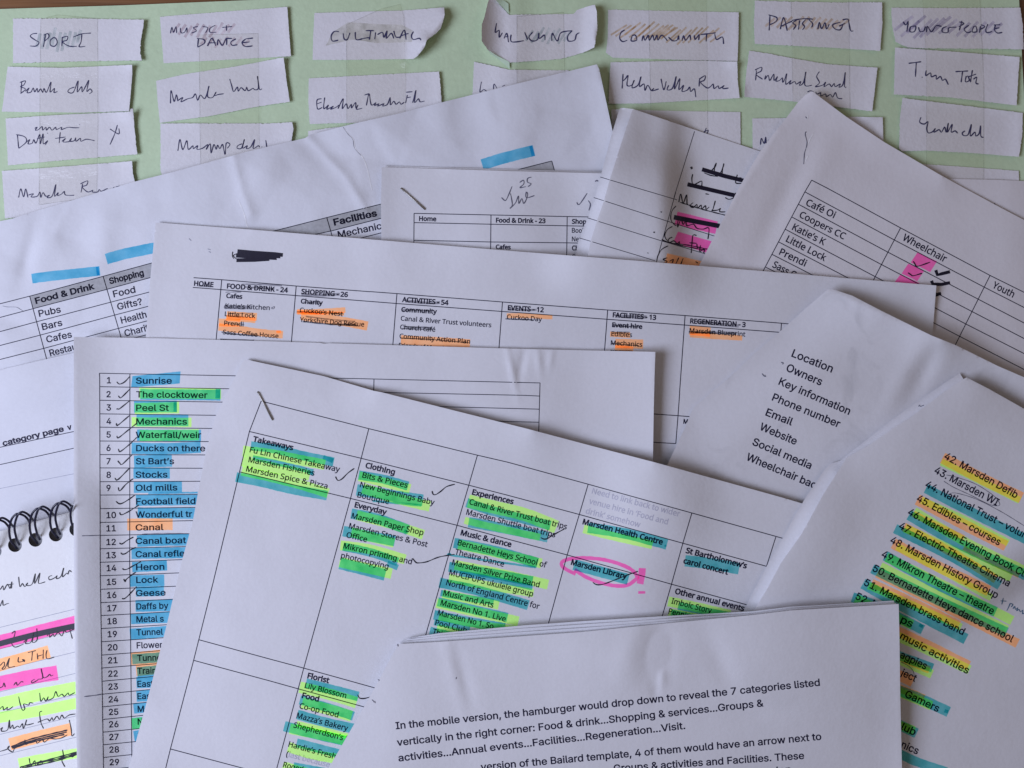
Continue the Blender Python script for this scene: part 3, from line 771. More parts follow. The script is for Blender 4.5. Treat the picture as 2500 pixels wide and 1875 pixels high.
strokes(s, 'A3', [[(1355, 950), (1345, 990), (1382, 1005), (1412, 985), (1402, 1040), (1415, 1077), (1452, 1065), (1472, 1040), (1460, 1072), (1502, 1050), (1520, 1072), (1547, 1030), (1560, 1072), (1577, 998), (1570, 1070), (1607, 1008), (1600, 1070), (1632, 1060), (1652, 1080)],
  [(1712, 1060), (1690, 1077), (1700, 1097), (1737, 1090), (1762, 1008), (1755, 1100), (1792, 1070), (1800, 1102), (1827, 1080), (1837, 1018), (1840, 1102), (1862, 1112)]], PW + 3)
s = slip('low7', 'blank top strip of a slip below Youth club, at the right edge', P('A3', [(1350, 1328), (1800, 1358), (2147, 1385), (2150, 1470), (2150, 1640), (1350, 1640)]), .5, seed=32)

# clear tape down each column of slips
def tape(label, pts, seed):
    q = P('X', pts)
    t = Sheet('clear_tape', q, M['tape'], gap=.06, sigma=2.2, undul=0.05, seed=seed, thick=0, step=5)
    tag(t.obj, label, 'tape', 'strips of clear tape down the columns of slips')
    strokes(t, 'X', [q + [q[0]]], 1.5, 'tape_line', 'tape_rim', off=.02, taper=False, smooth=False)
tape('strip of clear tape down the SPORT column', [(99, 47), (140, 36), (238, 46), (239, 300), (236, 480), (95, 500), (97, 250)], 41)
tape('strip of clear tape down the MUSIC + DANCE column', [(486, 85), (630, 82), (632, 260), (634, 420), (490, 440), (487, 200)], 42)
tape('strip of clear tape down the CULTURAL column', [(846, 60), (930, 22), (978, 10), (986, 40), (991, 200), (988, 300), (846, 330)], 43)
tape('strip of clear tape down the WALKING column beside the fold', [(1262, 40), (1376, 30), (1380, 240), (1262, 250)], 44)
tape('strip of clear tape down the COMMUNITY column', [(1583, -10), (1725, -12), (1728, 330), (1590, 320)], 45)
tape('strip of clear tape down the PASTIMES column', [(1931, -8), (2072, -8), (2076, 310), (1937, 310)], 46)
tape('strip of clear tape down the YOUNG PEOPLE column', [(2252, -8), (2392, -8), (2402, 200), (2402, 460), (2262, 440), (2262, 150)], 47)

def reflection_patch(label, pts, seed):  # added piece painting the bright reflection along the slip's torn edge
    t = Sheet('painted_reflection', pts, M['painted_reflection'], gap=.1, sigma=2.2, undul=0.05, seed=seed, thick=0.05, step=5)
    tag(t.obj, label, 'tape', 'painted reflections by the WALKING slip')
reflection_patch('pale green painted reflection under the lower left edge of the WALKING slip', P('A1', [(1893, 404), (1960, 447), (2060, 496), (2070, 505), (2072, 560), (2040, 530), (1975, 478), (1915, 435)]), 48)
reflection_patch('pale green painted reflection above the left part of the WALKING slip', P('A1', [(1950, -12), (2035, 10), (2062, 30), (2064, 112), (2010, 52), (1985, 28)]), 49)
X = lambda *p: list(p)
# ================================================================ loose papers, bottom to top
# ---- pale sheet under the creased-corner sheet
blank = Sheet('paper_sheet', X((2190, 433), (2334, 437), (2430, 439), (2530, 443), (2545, 1000), (2190, 1000)), M['paper_warm'], seed=50, undul=.3)
tag(blank.obj, 'blank paper sheet at the right edge, lying over the green card below Youth club', 'paper sheet')
strokes(blank, 'B3', [[(1950, 118), (1958, 134)]], 8, 'pencil', 'pencil_mark')

# ---- crumpled sheet
s1 = Sheet('paper_sheet', X((-70, 562), (0, 540), (30, 534), (72, 520), (150, 497), (330, 443), (430, 418), (600, 371), (745, 337), (757, 329), (867, 301), (966, 279), (1078, 250), (1280, 200), (1457, 157), (1463, 169), (1496, 322), (1545, 520), (1600, 760), (1200, 760), (600, 850), (330, 900), (-70, 965)),
           M['paper_cool'], seed=51, crumple=2.1, undul=.5, sigma=6,
           lifts=[((1457, 157), (1545, 520), 1.6, 80), ([(560, 345), (575, 400), (592, 470), (612, 520)], .7, 30, 'q'), ([(753, 334), (800, 385), (845, 430), (868, 470), (905, 530)], .8, 30, 'q')],
           bumps=[(250, 590, 1.4, 26, 60, 10), (120, 560, 1.0, 30, 40, 40), (70, 620, -1.0, 14, 60, 15), (640, 420, 1.0, 40, 60, 20), (1110, 330, .7, 30, 60, -20)])
tag(s1.obj, 'crumpled sheet with blue marker bars above a grey-headed table, lying over the green card', 'paper sheet')
hpoly(s1, 'B0', 'H', [(240, 873), (835, 712), (1225, 605), (1240, 600), (1240, 716), (1220, 722), (865, 818), (265, 975)], name='grey_header_band')
hpoly(s1, 'X', 'H', [(640, 570), (668, 564), (798, 531), (931, 498), (1100, 455), (1347, 393), (1355, 419), (1355, 425), (1100, 490), (931, 533), (808, 564), (772, 571), (650, 602)], name='grey_header_band')
A = 'A'
for a in [('B0', 290, 935, 770, 812, 50, 'Food & Drink', 'AB'), ('B0', 318, 1040, 495, 1003, 54, 'Pubs', 'A'), ('B0', 345, 1148, 508, 1110, 54, 'Bars', 'A'),
          ('B0', 380, 1250, 585, 1205, 54, 'Cafes', 'A'), ('B0', 922, 882, 1100, 842, 54, 'Food', 'A'), ('B0', 955, 985, 1155, 940, 54, 'Gifts?', 'A'),
          ('B1', 650, 300, 1000, 222, 54, 'Facilities', 'AB'), ('B1', 685, 400, 1078, 318, 54, 'Mechanics', 'A')]:
    text(s1, *a)
for a in [('B0', 890, 775, 1290, 672, 50, 'Shopping', 'AB'), ('B0', 408, 1360, 608, 1308, 54, 'Restau', 'A'), ('B0', 985, 1095, 1285, 1020, 54, 'Health', 'A'), ('B0', 1015, 1200, 1315, 1122, 54, 'Charity', 'A')]:
    text(s1, *a, fit=False)
grid(s1, [('B0', [(-60, 950), (240, 873), (835, 712), (1240, 601)]), ('X', [(640, 571), (668, 564), (798, 531), (931, 498), (1100, 456), (1347, 393), (1355, 421)]), ('B0', [(-60, 1061), (265, 975), (865, 818), (1260, 711)]),
          ('X', [(770, 572), (808, 564), (931, 533), (1100, 490)]), ('B0', [(-60, 1176), (290, 1082), (895, 922), (1250, 829)]), ('B0', [(-60, 1288), (320, 1190), (925, 1027), (1250, 942)]), ('B0', [(-60, 1401), (350, 1297), (955, 1135), (1250, 1058)]),
          ('B0', [(380, 1400), (985, 1240), (1250, 1168)]), ('B0', [(240, 873), (378, 1385), (410, 1500)]), ('B0', [(835, 712), (980, 1205), (1010, 1320)]), ('B1', [(590, 237), (632, 382), (660, 480)]), ('B1', [(865, 402), (1060, 353)])], 1.9)
hl(s1, 'B0', 'B', 78, [(258, 731), (400, 712), (600, 690), (808, 668)]); hl(s1, 'B0', 'B', 88, [(860, 572), (1020, 528), (1250, 482)]); hl(s1, 'B0', 'B', 72, [(780, 672), (802, 669)])
hl(s1, 'X', 'B', 27, [(1177, 402), (1230, 386), (1303, 367)]); hl(s1, 'X', 'B', 26, [(1295, 370), (1303, 368)])
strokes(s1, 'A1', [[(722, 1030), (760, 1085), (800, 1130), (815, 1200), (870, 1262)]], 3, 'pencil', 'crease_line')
strokes(s1, 'A1', [[(728, 1038), (768, 1090), (808, 1135), (823, 1205), (876, 1268), (905, 1330), (930, 1420), (955, 1540)]], 8, 'flake', 'torn_fibre', off=.06)
strokes(s1, 'B0', [[(1930, 90), (1950, 140), (1975, 200), (2005, 320)]], 8, 'flake', 'torn_fibre', off=.06)
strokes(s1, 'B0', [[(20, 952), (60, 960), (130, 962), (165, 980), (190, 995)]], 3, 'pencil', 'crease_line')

# ---- category page sheet
s2 = Sheet('paper_sheet', X((-40, 912), (0, 903), (90, 882), (178, 862), (330, 828), (360, 1400), (-40, 1420)), M['paper_cool'], seed=52, undul=.5)
tag(s2.obj, 'sheet with the bold underlined words category page, between the crumpled sheet and the notebook', 'paper sheet')
text(s2, 'C0', 25, 560, 520, 440, 46, 'category page', 'AB'); text(s2, 'C0', 548, 432, 640, 412, 46, 'v', 'AB', fit=False); text(s2, 'C0', -45, 577, -10, 569, 46, 'n', 'AB', fit=False)
grid(s2, [('C0', [(-60, 585), (0, 571), (640, 434)]), ('C0', [(-60, 726), (0, 711), (640, 569)])], 1.8)
grid(s2, [('C0', [(-60, 917), (0, 905), (640, 777)])], 1.2, 'rule')

# ---- spiral notebook
nb = empty('spiral_notebook', 'spiral-bound notebook with black wire rings and highlighted handwriting at the lower left', 'notebook', (60, 1560))
HOLES = [(345 * .1055 + k * 473 * .1055 * 1.0, 1200 + 1240 * .1055 - k * 122 * .1055, 17.0) for k in (-1, 0, 1, 2, 3)]
HOLES[0] = (-13.0, 1345.5, 17.0)
Sheet('back_cover', X((-60, 1318), (0, 1302), (218, 1242), (226, 1990), (-60, 1990)), M['wire'], nb, seed=53, gap=.4, thick=.4, undul=0)
bk = Sheet('page_block', X((-60, 1314), (0, 1299), (212, 1240), (220, 1990), (-60, 1990)), M['hole'], nb, seed=54, gap=.5, thick=.1, undul=0)
bk.obj['label'] = 'dark inside of the page block seen through the binding holes'
pg = Sheet('page', X((-60, 1312), (0, 1297), (180, 1248), (215, 1238), (222, 1990), (-60, 1990)), M['notebook'], nb, seed=55, gap=2.6, sigma=4, undul=.3, thick=.15, holes=HOLES)
for hx, hy, hr in HOLES:
    z1 = float(sample(pg.H, hx, hy)) - .02
    V = []; F = []
    for q in range(20):
        a = q * math.tau / 20
        V.append(W(hx + hr * math.cos(a), hy + hr * math.sin(a), z1)); V.append(W(hx + hr * .98 * math.cos(a), hy + hr * .98 * math.sin(a), z1 - 3.0))
    V.append(W(hx, hy, z1 - 3.0))
    F = [(2 * q, 2 * ((q + 1) % 20), 2 * ((q + 1) % 20) + 1, 2 * q + 1) for q in range(20)] + [(2 * q + 1, 2 * ((q + 1) % 20) + 1, 40) for q in range(20)]
    mk('binding_hole', V, F, M['hole'], nb, True)
LW = [(55, 80, -1), (-20, -10, .6), (-95, -110, 2), (-130, -290, 4.2), (-120, -440, 5.6), (-75, -600, 6.8), (5, -700, 7.2), (85, -725, 7.0), (215, -680, 6), (295, -600, 4.6), (340, -520, 2.6)]
RW = [(105, -10, -1), (75, -70, .6), (45, -130, 2), (-5, -340, 4.4), (0, -490, 5.8), (45, -650, 7), (95, -730, 7.4), (175, -770, 7.2), (275, -730, 6.2), (355, -660, 4.8), (425, -570, 2.6)]
for k, (hx, hy, hr) in enumerate(HOLES):
    z0 = float(sample(pg.H, max(hx, 0), hy))
    for LL in (LW, RW):
        sm = []
        xs = [q[0] for q in LL]; 
        pts = [(hx + x * .1055, hy + y * .1055) for x, y, _ in LL]
        zz = [z0 + z for _, _, z in LL]
        t0 = np.arange(len(LL)); tt = np.linspace(0, len(LL) - 1, 44)
        # smooth by Catmull-Rom in each channel
        def cr(a):
            a = np.array(a); a = np.concatenate([[2 * a[0] - a[1]], a, [2 * a[-1] - a[-2]]])
            o = []
            for t in tt:
                i = min(int(t), len(LL) - 2); f = t - i
                p0, p1, p2, p3 = a[i:i + 4]
                o.append(.5 * (2 * p1 + (p2 - p0) * f + (2 * p0 - 5 * p1 + 4 * p2 - p3) * f * f + (3 * p1 - p0 - 3 * p2 + p3) * f ** 3))
            return o
        pp = [(a, b, c) for a, b, c in zip(cr([p[0] for p in pts]), cr([p[1] for p in pts]), cr(zz)) if a < 177]
        if len(pp) > 8: tube('wire_ring', [W(*q) for q in pp], 0.0040, M['wire'], nb, 10)
grid(pg, [('D0', [(-80, y + 20), (0, y), (597, y - 146), (680, y - 166)]) for y in (520, 694, 868, 1042, 1214, 1387, 1560)], 1.3, 'rule', 'ruled_line', pg.obj)
hl(pg, 'D0', 'P', 112, [(-60, 655), (0, 640), (300, 560), (660, 470)]); strokes(pg, 'D0', [[(-60, 668), (0, 652), (300, 575), (640, 502)]], 46, 'marker', 'marker_bar', taper=False)
hl(pg, 'D0', 'O', 100, [(-60, 845), (0, 825), (200, 770), (398, 715)]); hl(pg, 'D0', 'P', 118, [(-60, 990), (0, 975), (230, 925), (465, 888)]); hl(pg, 'D0', 'Y', 100, [(-60, 1155), (0, 1140), (300, 1070), (640, 1005)])
hl(pg, 'D0', 'Y', 88, [(-60, 1265), (0, 1250), (300, 1200), (640, 1130)]); hl(pg, 'D0', 'O', 100, [(78, 1468), (300, 1410), (572, 1345)]); hl(pg, 'D0', 'Y', 80, [(150, 1622), (350, 1585), (650, 1535)])
PN = 8.0
strokes(pg, 'D0', [[(-30, 200), (0, 212), (22, 182), (30, 217), (60, 170), (80, 205), (95, 150), (92, 205)], [(50, 178), (110, 168)],
  [(150, 110), (160, 190), (180, 165), (200, 190), (225, 160), (210, 175), (232, 182), (262, 165), (285, 85), (280, 165), (322, 80), (310, 160), (345, 158), (365, 150)], [(420, 100), (395, 110), (400, 135), (440, 120), (462, 100), (455, 125), (490, 110), (515, 40), (505, 110), (540, 80), (550, 90), (560, 60), (580, 72)],
  [(0, 350), (20, 300), (25, 340), (52, 330), (72, 325)]], PN, 'pen_black', 'handwriting', pg.obj)
strokes(pg, 'D0', [[(95, 570), (120, 550), (115, 590), (92, 640), (120, 680), (190, 655)], [(190, 640), (220, 615), (205, 650), (250, 640), (275, 560), (262, 640), (300, 620), (297, 530), (302, 615)], [(380, 590), (400, 570), (402, 600), (430, 575), (440, 595), (470, 560), (500, 590), (520, 545), (540, 560), (600, 535)], [(565, 540), (585, 612)]], PN, 'pen_black', 'handwriting', pg.obj)
strokes(pg, 'D0', [[(0, 830), (30, 800), (35, 830), (15, 855), (40, 850), (75, 770), (65, 840), (120, 835)], [(150, 760), (148, 800), (200, 790), (180, 780), (200, 800)], [(225, 725), (290, 708)], [(262, 715), (255, 790)], [(300, 730), (305, 780)], [(300, 755), (345, 742)], [(350, 700), (348, 775)], [(380, 705), (372, 740), (382, 775), (440, 760)],
  [(-10, 1010), (20, 1000), (30, 970), (42, 1005)], [(110, 990), (130, 965), (140, 990), (170, 960), (188, 965)], [(280, 940), (255, 955), (260, 970), (300, 950), (310, 940), (345, 930), (332, 855), (350, 925), (380, 920), (402, 900), (412, 915), (430, 905)]], PN, 'pen_black', 'handwriting', pg.obj)
strokes(pg, 'D0', [[(-10, 1190), (20, 1160), (30, 1190), (60, 1165), (55, 1190), (80, 1180), (105, 1160)], [(150, 1080), (160, 1130), (180, 1190), (200, 1180), (190, 1140), (230, 1150), (240, 1130), (268, 1135)], [(320, 1050), (330, 1120), (352, 1090), (370, 1118), (390, 1080), (385, 1110), (430, 1090), (450, 1040), (470, 1080), (500, 1060), (520, 1080), (550, 1050), (560, 1070), (605, 1048)],
  [(-5, 1350), (20, 1330), (10, 1360), (60, 1350), (75, 1270), (80, 1340), (100, 1310), (110, 1340), (140, 1320), (160, 1330), (180, 1300), (190, 1340), (215, 1270), (210, 1310), (272, 1298)], [(340, 1200), (320, 1210), (330, 1290), (352, 1340)], [(305, 1290), (380, 1262), (400, 1280), (420, 1250), (430, 1275), (460, 1240), (480, 1265), (500, 1230), (520, 1255), (560, 1230), (612, 1222)]], PN, 'pen_black', 'handwriting', pg.obj)
strokes(pg, 'D0', [[(-60, 1540), (0, 1525), (60, 1505), (75, 1480), (60, 1500), (100, 1530), (120, 1500), (180, 1470), (210, 1450)], [(200, 1430), (210, 1470), (240, 1450), (290, 1440), (300, 1460), (340, 1430), (360, 1450), (400, 1420), (450, 1425), (500, 1415), (545, 1390)], [(560, 1270), (575, 1340), (582, 1400), (602, 1380)]], PN, 'pen_black', 'handwriting', pg.obj)
strokes(pg, 'D0', [[(90, 1488), (250, 1425), (545, 1352)], [(95, 1496), (250, 1440), (540, 1368)], [(100, 1500), (260, 1450), (520, 1388)]], 13, 'marker', 'crossing_out', pg.obj)
strokes(pg, 'D0', [[(160, 1655), (300, 1620), (450, 1590), (640, 1535)], [(170, 1650), (400, 1590), (640, 1525)], [(180, 1660), (420, 1610), (640, 1545)]], 12, 'marker', 'crossing_out', pg.obj)
strokes(pg, 'D0', [[(235, 1580), (250, 1640), (280, 1600), (290, 1640), (330, 1600), (345, 1630)], [(505, 1510), (515, 1580), (500, 1600), (525, 1650)], [(560, 1560), (590, 1570), (605, 1540)]], PN, 'pen_black', 'handwriting', pg.obj)

# ---- stapled Home / Food & Drink - 23 document
d4 = empty('stapled_document', 'stapled document headed Home and Food & Drink - 23, with pencil ticks at its top', 'document', (1200, 560))
Sheet('page', X((937, 405), (1240, 413), (1640, 424), (1640, 750), (936, 750)), M['paper'], d4, seed=56, undul=.2)
s4 = Sheet('page', X((932, 408), (1240, 417.5), (1466, 423), (1640, 428), (1636, 755), (933, 755), (931, 580), (930, 497)), M['paper'], d4, seed=57, undul=.4, lifts=[((931, 408), (931, 600), 1.0, 60), ((1100, 410), (1640, 428), .8, 60)])
for a in [('B1', 1337, 262, 1477, 265, 38, 'Home', 'CB'), ('B1', 1960, 275, 2362, 281, 38, 'Food & Drink - 23', 'CB'), ('B1', 1958, 490, 2080, 493, 36, 'Cafes', 'CB'), ('B2', 518, 285, 635, 288, 38, 'Shop', 'CB')]:
    text(s4, *a)
for a in [('B2', 518, 358, 640, 360, 38, 'Books', 'C'), ('B2', 518, 428, 640, 430, 38, 'New', 'C'), ('B2', 518, 500, 640, 502, 38, 'Charity', 'CB'), ('B2', 518, 572, 640, 574, 38, 'Cha', 'C')]:
    text(s4, *a, fit=False)
grid(s4, [('B1', [(1297, 202), (1920, 215), (2540, 228), (2760, 232)]), ('B1', [(1297, 277), (1920, 290), (2540, 303), (2760, 307)]), ('B1', [(1297, 420), (1920, 434), (2540, 441), (2760, 445)]), ('B1', [(1297, 202), (1295, 440), (1294, 600)]), ('B1', [(1920, 215), (1917, 490), (1916, 640)]), ('B2', [(480, 228), (476, 540), (474, 700)])], 1.9)
strokes(s4, 'A2', [[(-52, 1600), (-22, 1625), (0, 1590), (33, 1510)]], 8, 'pencil', 'pencil_tick')
strokes(s4, 'A2', [[(95, 1478), (125, 1460), (128, 1490), (97, 1520), (145, 1512)], [(190, 1435), (160, 1445), (158, 1475), (188, 1490), (162, 1512)]], 8, 'pencil', 'pencil_note')
strokes(s4, 'B2', [[(20, 40), (35, 130), (15, 162), (60, 118), (85, 62), (88, 122), (112, 82), (127, 122), (150, 85), (160, 45), (148, 30), (150, 75), (215, 58)]], 8, 'pencil', 'pencil_note')
strokes(s4, 'B2', [[(558, 113), (578, 130), (642, 38)], [(650, 98), (668, 130), (655, 180)]], 9, 'pencil', 'pencil_tick'); strokes(s4, 'A2', [[(705, 1470), (722, 1462), (730, 1470)]], 10, 'pencil', 'pencil_mark')
staple(s4, (979, 460), (1037, 511), d4)

# ---- grey folded booklet with crossed-out handwriting
d5 = empty('folded_booklet', 'folded greyish booklet with crossed-out handwriting and pink highlighting between two other sheets', 'booklet', (1650, 500))
ridge5 = P('A2', [(1010, 890), (830, 1440), (770, 1650)]) + P('B2', [(722, 262), (630, 600)])
s5b = Sheet('page', mixp('A2', [(905, 880), (922, 873), (1010, 882), (1300, 980)], 'B2', [(1300, 700), (515, 640), (545, 560), (575, 400), (648, 240)], 'A2', [(690, 1650), (750, 1430), (845, 1075)]), M['paper'], d5, seed=58, undul=.1,
            lifts=[(P('A2', [(905, 880), (845, 1075), (750, 1430), (690, 1650)]) + P('B2', [(648, 240), (560, 480)]), 3.4, 42, 'r')], sigma=7)
grid(s5b, [('A2', [(748, 1434), (840, 1462)]), ('B2', [(695, 74), (790, 104)]), ('B2', [(645, 239), (740, 268)]), ('B2', [(577, 401), (690, 434)])], 1.4)
s5 = Sheet('page', mixp('A2', [(1010, 890), (1030, 888), (1080, 905), (1510, 1050), (2040, 1225), (2200, 1280)], 'X', [(1840, 700), (1428, 660)], 'B2', [(648, 545), (670, 430), (722, 262)], 'A2', [(770, 1650), (830, 1440), (960, 1030)]), M['paper'], d5, seed=59, undul=.3,
           lifts=[(ridge5[:4], 2.9, 250, 'q')], sigma=5)
grid(s5, [('A2', [(830, 1459), (1370, 1619)]), ('B2', [(790, 104), (1300, 268), (1700, 395)]), ('B2', [(735, 268), (1235, 422), (1600, 530)]), ('B2', [(685, 433), (1190, 585)]), ('A2', [(1512, 1063), (1345, 1600)]), ('B2', [(1360, 30), (1212, 560), (1195, 620)])], 1.5)
hpoly(s5, 'B2', 'P', [(1375, 188), (1700, 268), (1680, 368), (1520, 335), (1350, 290)]); hpoly(s5, 'B2', 'P', [(1378, 350), (1660, 432), (1610, 522), (1480, 482), (1342, 430)]); hpoly(s5, 'B2', 'O', [(1290, 525), (1580, 592), (1560, 690), (1260, 640)])
strokes(s5, 'A2', [[(1478, 1360), (1490, 1352), (1492, 1366), (1480, 1366)]], 12, 'pen_black')
strokes(s5, 'A2', [[(1640, 1400), (1660, 1370), (1680, 1350), (1688, 1320), (1672, 1360), (1680, 1420), (1720, 1400), (1745, 1345), (1748, 1325), (1735, 1420), (1780, 1430)], [(1858, 1415), (1845, 1480), (1895, 1485)], [(1830, 1445), (1890, 1440)]], PN + 1, 'pen_black')
strokes(s5, 'A2', [[(1573, 1372), (1750, 1425), (1935, 1470)], [(1455, 1493), (1650, 1540), (1875, 1592)]], 33, 'marker', 'marker_bar', taper=False, smooth=False)
strokes(s5, 'A2', [[(1590, 1400), (1640, 1420), (1700, 1430)], [(1497, 1410), (1490, 1450), (1500, 1495), (1540, 1480), (1570, 1468), (1568, 1520)], [(1600, 1570), (1630, 1575)], [(1760, 1600), (1790, 1615), (1830, 1600), (1845, 1560)]], PN + 1, 'pen_black')
strokes(s5, 'B2', [[(1385, 112), (1400, 45), (1420, 118), (1448, 52), (1452, 125), (1475, 135)], [(1500, 115), (1475, 140), (1500, 155), (1530, 130), (1535, 160), (1565, 135), (1570, 165), (1600, 140), (1605, 170), (1630, 150)], [(1680, 100), (1660, 170), (1650, 180), (1700, 175), (1722, 160), (1715, 188), (1762, 190)], [(1395, 112), (1570, 168), (1760, 217)]], PN + 1, 'pen_black')
strokes(s5, 'B2', [[(1362, 142), (1328, 185), (1320, 250), (1345, 290), (1366, 302)], [(1332, 308), (1290, 335), (1270, 380), (1282, 412), (1300, 425)], [(1298, 465), (1245, 495), (1215, 545), (1205, 590)]], PN, 'pen_black')
strokes(s5, 'B2', [[(1345, 233), (1520, 268), (1715, 305)]], 38, 'marker', 'marker_bar', taper=False, smooth=False)
strokes(s5, 'B2', [[(1380, 245), (1375, 312), (1402, 252), (1420, 292), (1440, 262), (1450, 302), (1502, 290), (1530, 322), (1580, 330), (1627, 322), (1620, 412)], [(1245, 412), (1310, 440), (1450, 458), (1615, 492)], [(1250, 420), (1400, 462), (1600, 500)],
  [(1332, 395), (1302, 410), (1305, 438), (1345, 425), (1370, 445), (1390, 430), (1385, 460)], [(1528, 382), (1500, 378), (1492, 430), (1485, 524)], [(1470, 440), (1530, 445)], [(1530, 450), (1535, 490)], [(1560, 460), (1555, 510), (1590, 490), (1585, 528)],
  [(1292, 562), (1257, 575), (1290, 592), (1262, 612)], [(1310, 590), (1340, 575), (1330, 605)], [(1385, 560), (1360, 612)], [(1420, 565), (1400, 618)], [(1520, 592), (1540, 605)]], PN + 1, 'pen_black')
strokes(s5, 'B2', [[(1236, 190), (1246, 190), (1240, 196)], [(1178, 355), (1188, 355), (1182, 360)], [(1128, 522), (1140, 525)]], 10, 'pen_black', 'ink_dot')

# ---- Cafe Oi sheet
s6 = Sheet('paper_sheet', X((1983, 223), (1966, 232), (1948, 250), (1918, 290), (1885, 331), (1855, 371), (1828, 416), (1803, 460), (1770, 526), (1707, 648), (1670, 720), (2100, 1100), (2620, 1350), (2620, 600), (2500, 537), (2428, 499), (2352, 458), (2292, 425), (2159, 347), (2066, 285)),
           M['paper_warm'], seed=60, undul=.6, lifts=[((1983, 223), (1983, 223), 3.4, 260), ((1983, 223), (2300, 428), 1.2, 70), ((1900, 320), (1750, 560), 1.4, 120)], bumps=[(1900, 520, -.9, 22, 110, 25), (1960, 480, .7, 26, 120, 25)])
tag(s6.obj, 'tilted sheet listing Café Oi and Coopers CC under a Wheelchair column with pink ticks', 'paper sheet')
for a in [('B3', 418, 133, 648, 242, 56, 'Café Oi', 'C'), ('B3', 365, 230, 730, 415, 54, 'Coopers CC', 'C'), ('B3', 308, 332, 568, 462, 56, "Katie’s K", 'C'), ('B3', 258, 428, 573, 590, 56, 'Little Lock', 'C'),
          ('B3', 203, 533, 413, 633, 56, 'Prendi', 'C'), ('B3', 1200, 415, 1548, 600, 58, 'Wheelchair', 'C'), ('B3', 1928, 800, 2098, 885, 56, 'Youth', 'C')]:
    text(s6, *a)
text(s6, 'B3', 148, 635, 348, 739, 56, 'Sass Co', 'C', fit=False)
grid(s6, [('B3', [(470, -67), (600, 0), (1190, 320), (1915, 705), (2260, 876)]), ('B3', [(415, 28), (1140, 418), (1868, 800), (2260, 1000)]), ('B3', [(362, 128), (1090, 518), (1820, 898), (2260, 1126)]), ('B3', [(310, 232), (1037, 618), (1770, 998), (2260, 1252)]),
          ('B3', [(258, 332), (985, 715), (1722, 1100), (2260, 1373)]), ('B3', [(205, 435), (760, 723), (1672, 1200), (2260, 1502)]), ('B3', [(150, 535), (600, 765)]), ('B3', [(98, 638), (300, 740)]),
          ('B3', [(470, -67), (415, 28), (60, 700)]), ('B3', [(1190, 320), (940, 800)]), ('B3', [(1915, 705), (1600, 1335)])], 2.0)
hpoly(s6, 'B3', 'P', [(1325, 520), (1485, 590), (1430, 678), (1272, 600)]); hpoly(s6, 'B3', 'P', [(1252, 610), (1382, 668), (1325, 750), (1198, 690)]); hpoly(s6, 'B3', 'P', [(1190, 695), (1342, 765), (1300, 840), (1130, 775)])
strokes(s6, 'B3', [[(1292, 590), (1305, 610), (1318, 630), (1350, 625), (1430, 597)], [(1250, 683), (1275, 700), (1292, 708), (1365, 687)]], 10, 'pen_black', 'pen_tick')
strokes(s6, 'B3', [[(1475, 662), (1488, 700), (1590, 675)], [(1440, 748), (1452, 775), (1520, 778), (1590, 764)], [(1440, 865), (1480, 862), (1518, 850)]], 26, 'marker', 'marker_tick', taper=False, smooth=False)
strokes(s6, 'A3', [[(425, 1065), (418, 1090), (432, 1150), (425, 1200), (412, 1240), (405, 1330)], [(420, 945), (432, 960)]], 7, 'pencil', 'torn_crease')
strokes(s6, 'A3', [[(485, 1080), (460, 1120), (440, 1170)], [(418, 1075), (436, 1085)], [(435, 1195), (425, 1210)], [(438, 1260), (420, 1310)], [(435, 935), (436, 958), (422, 965)]], 9, 'flake', 'torn_fibre', off=.07)

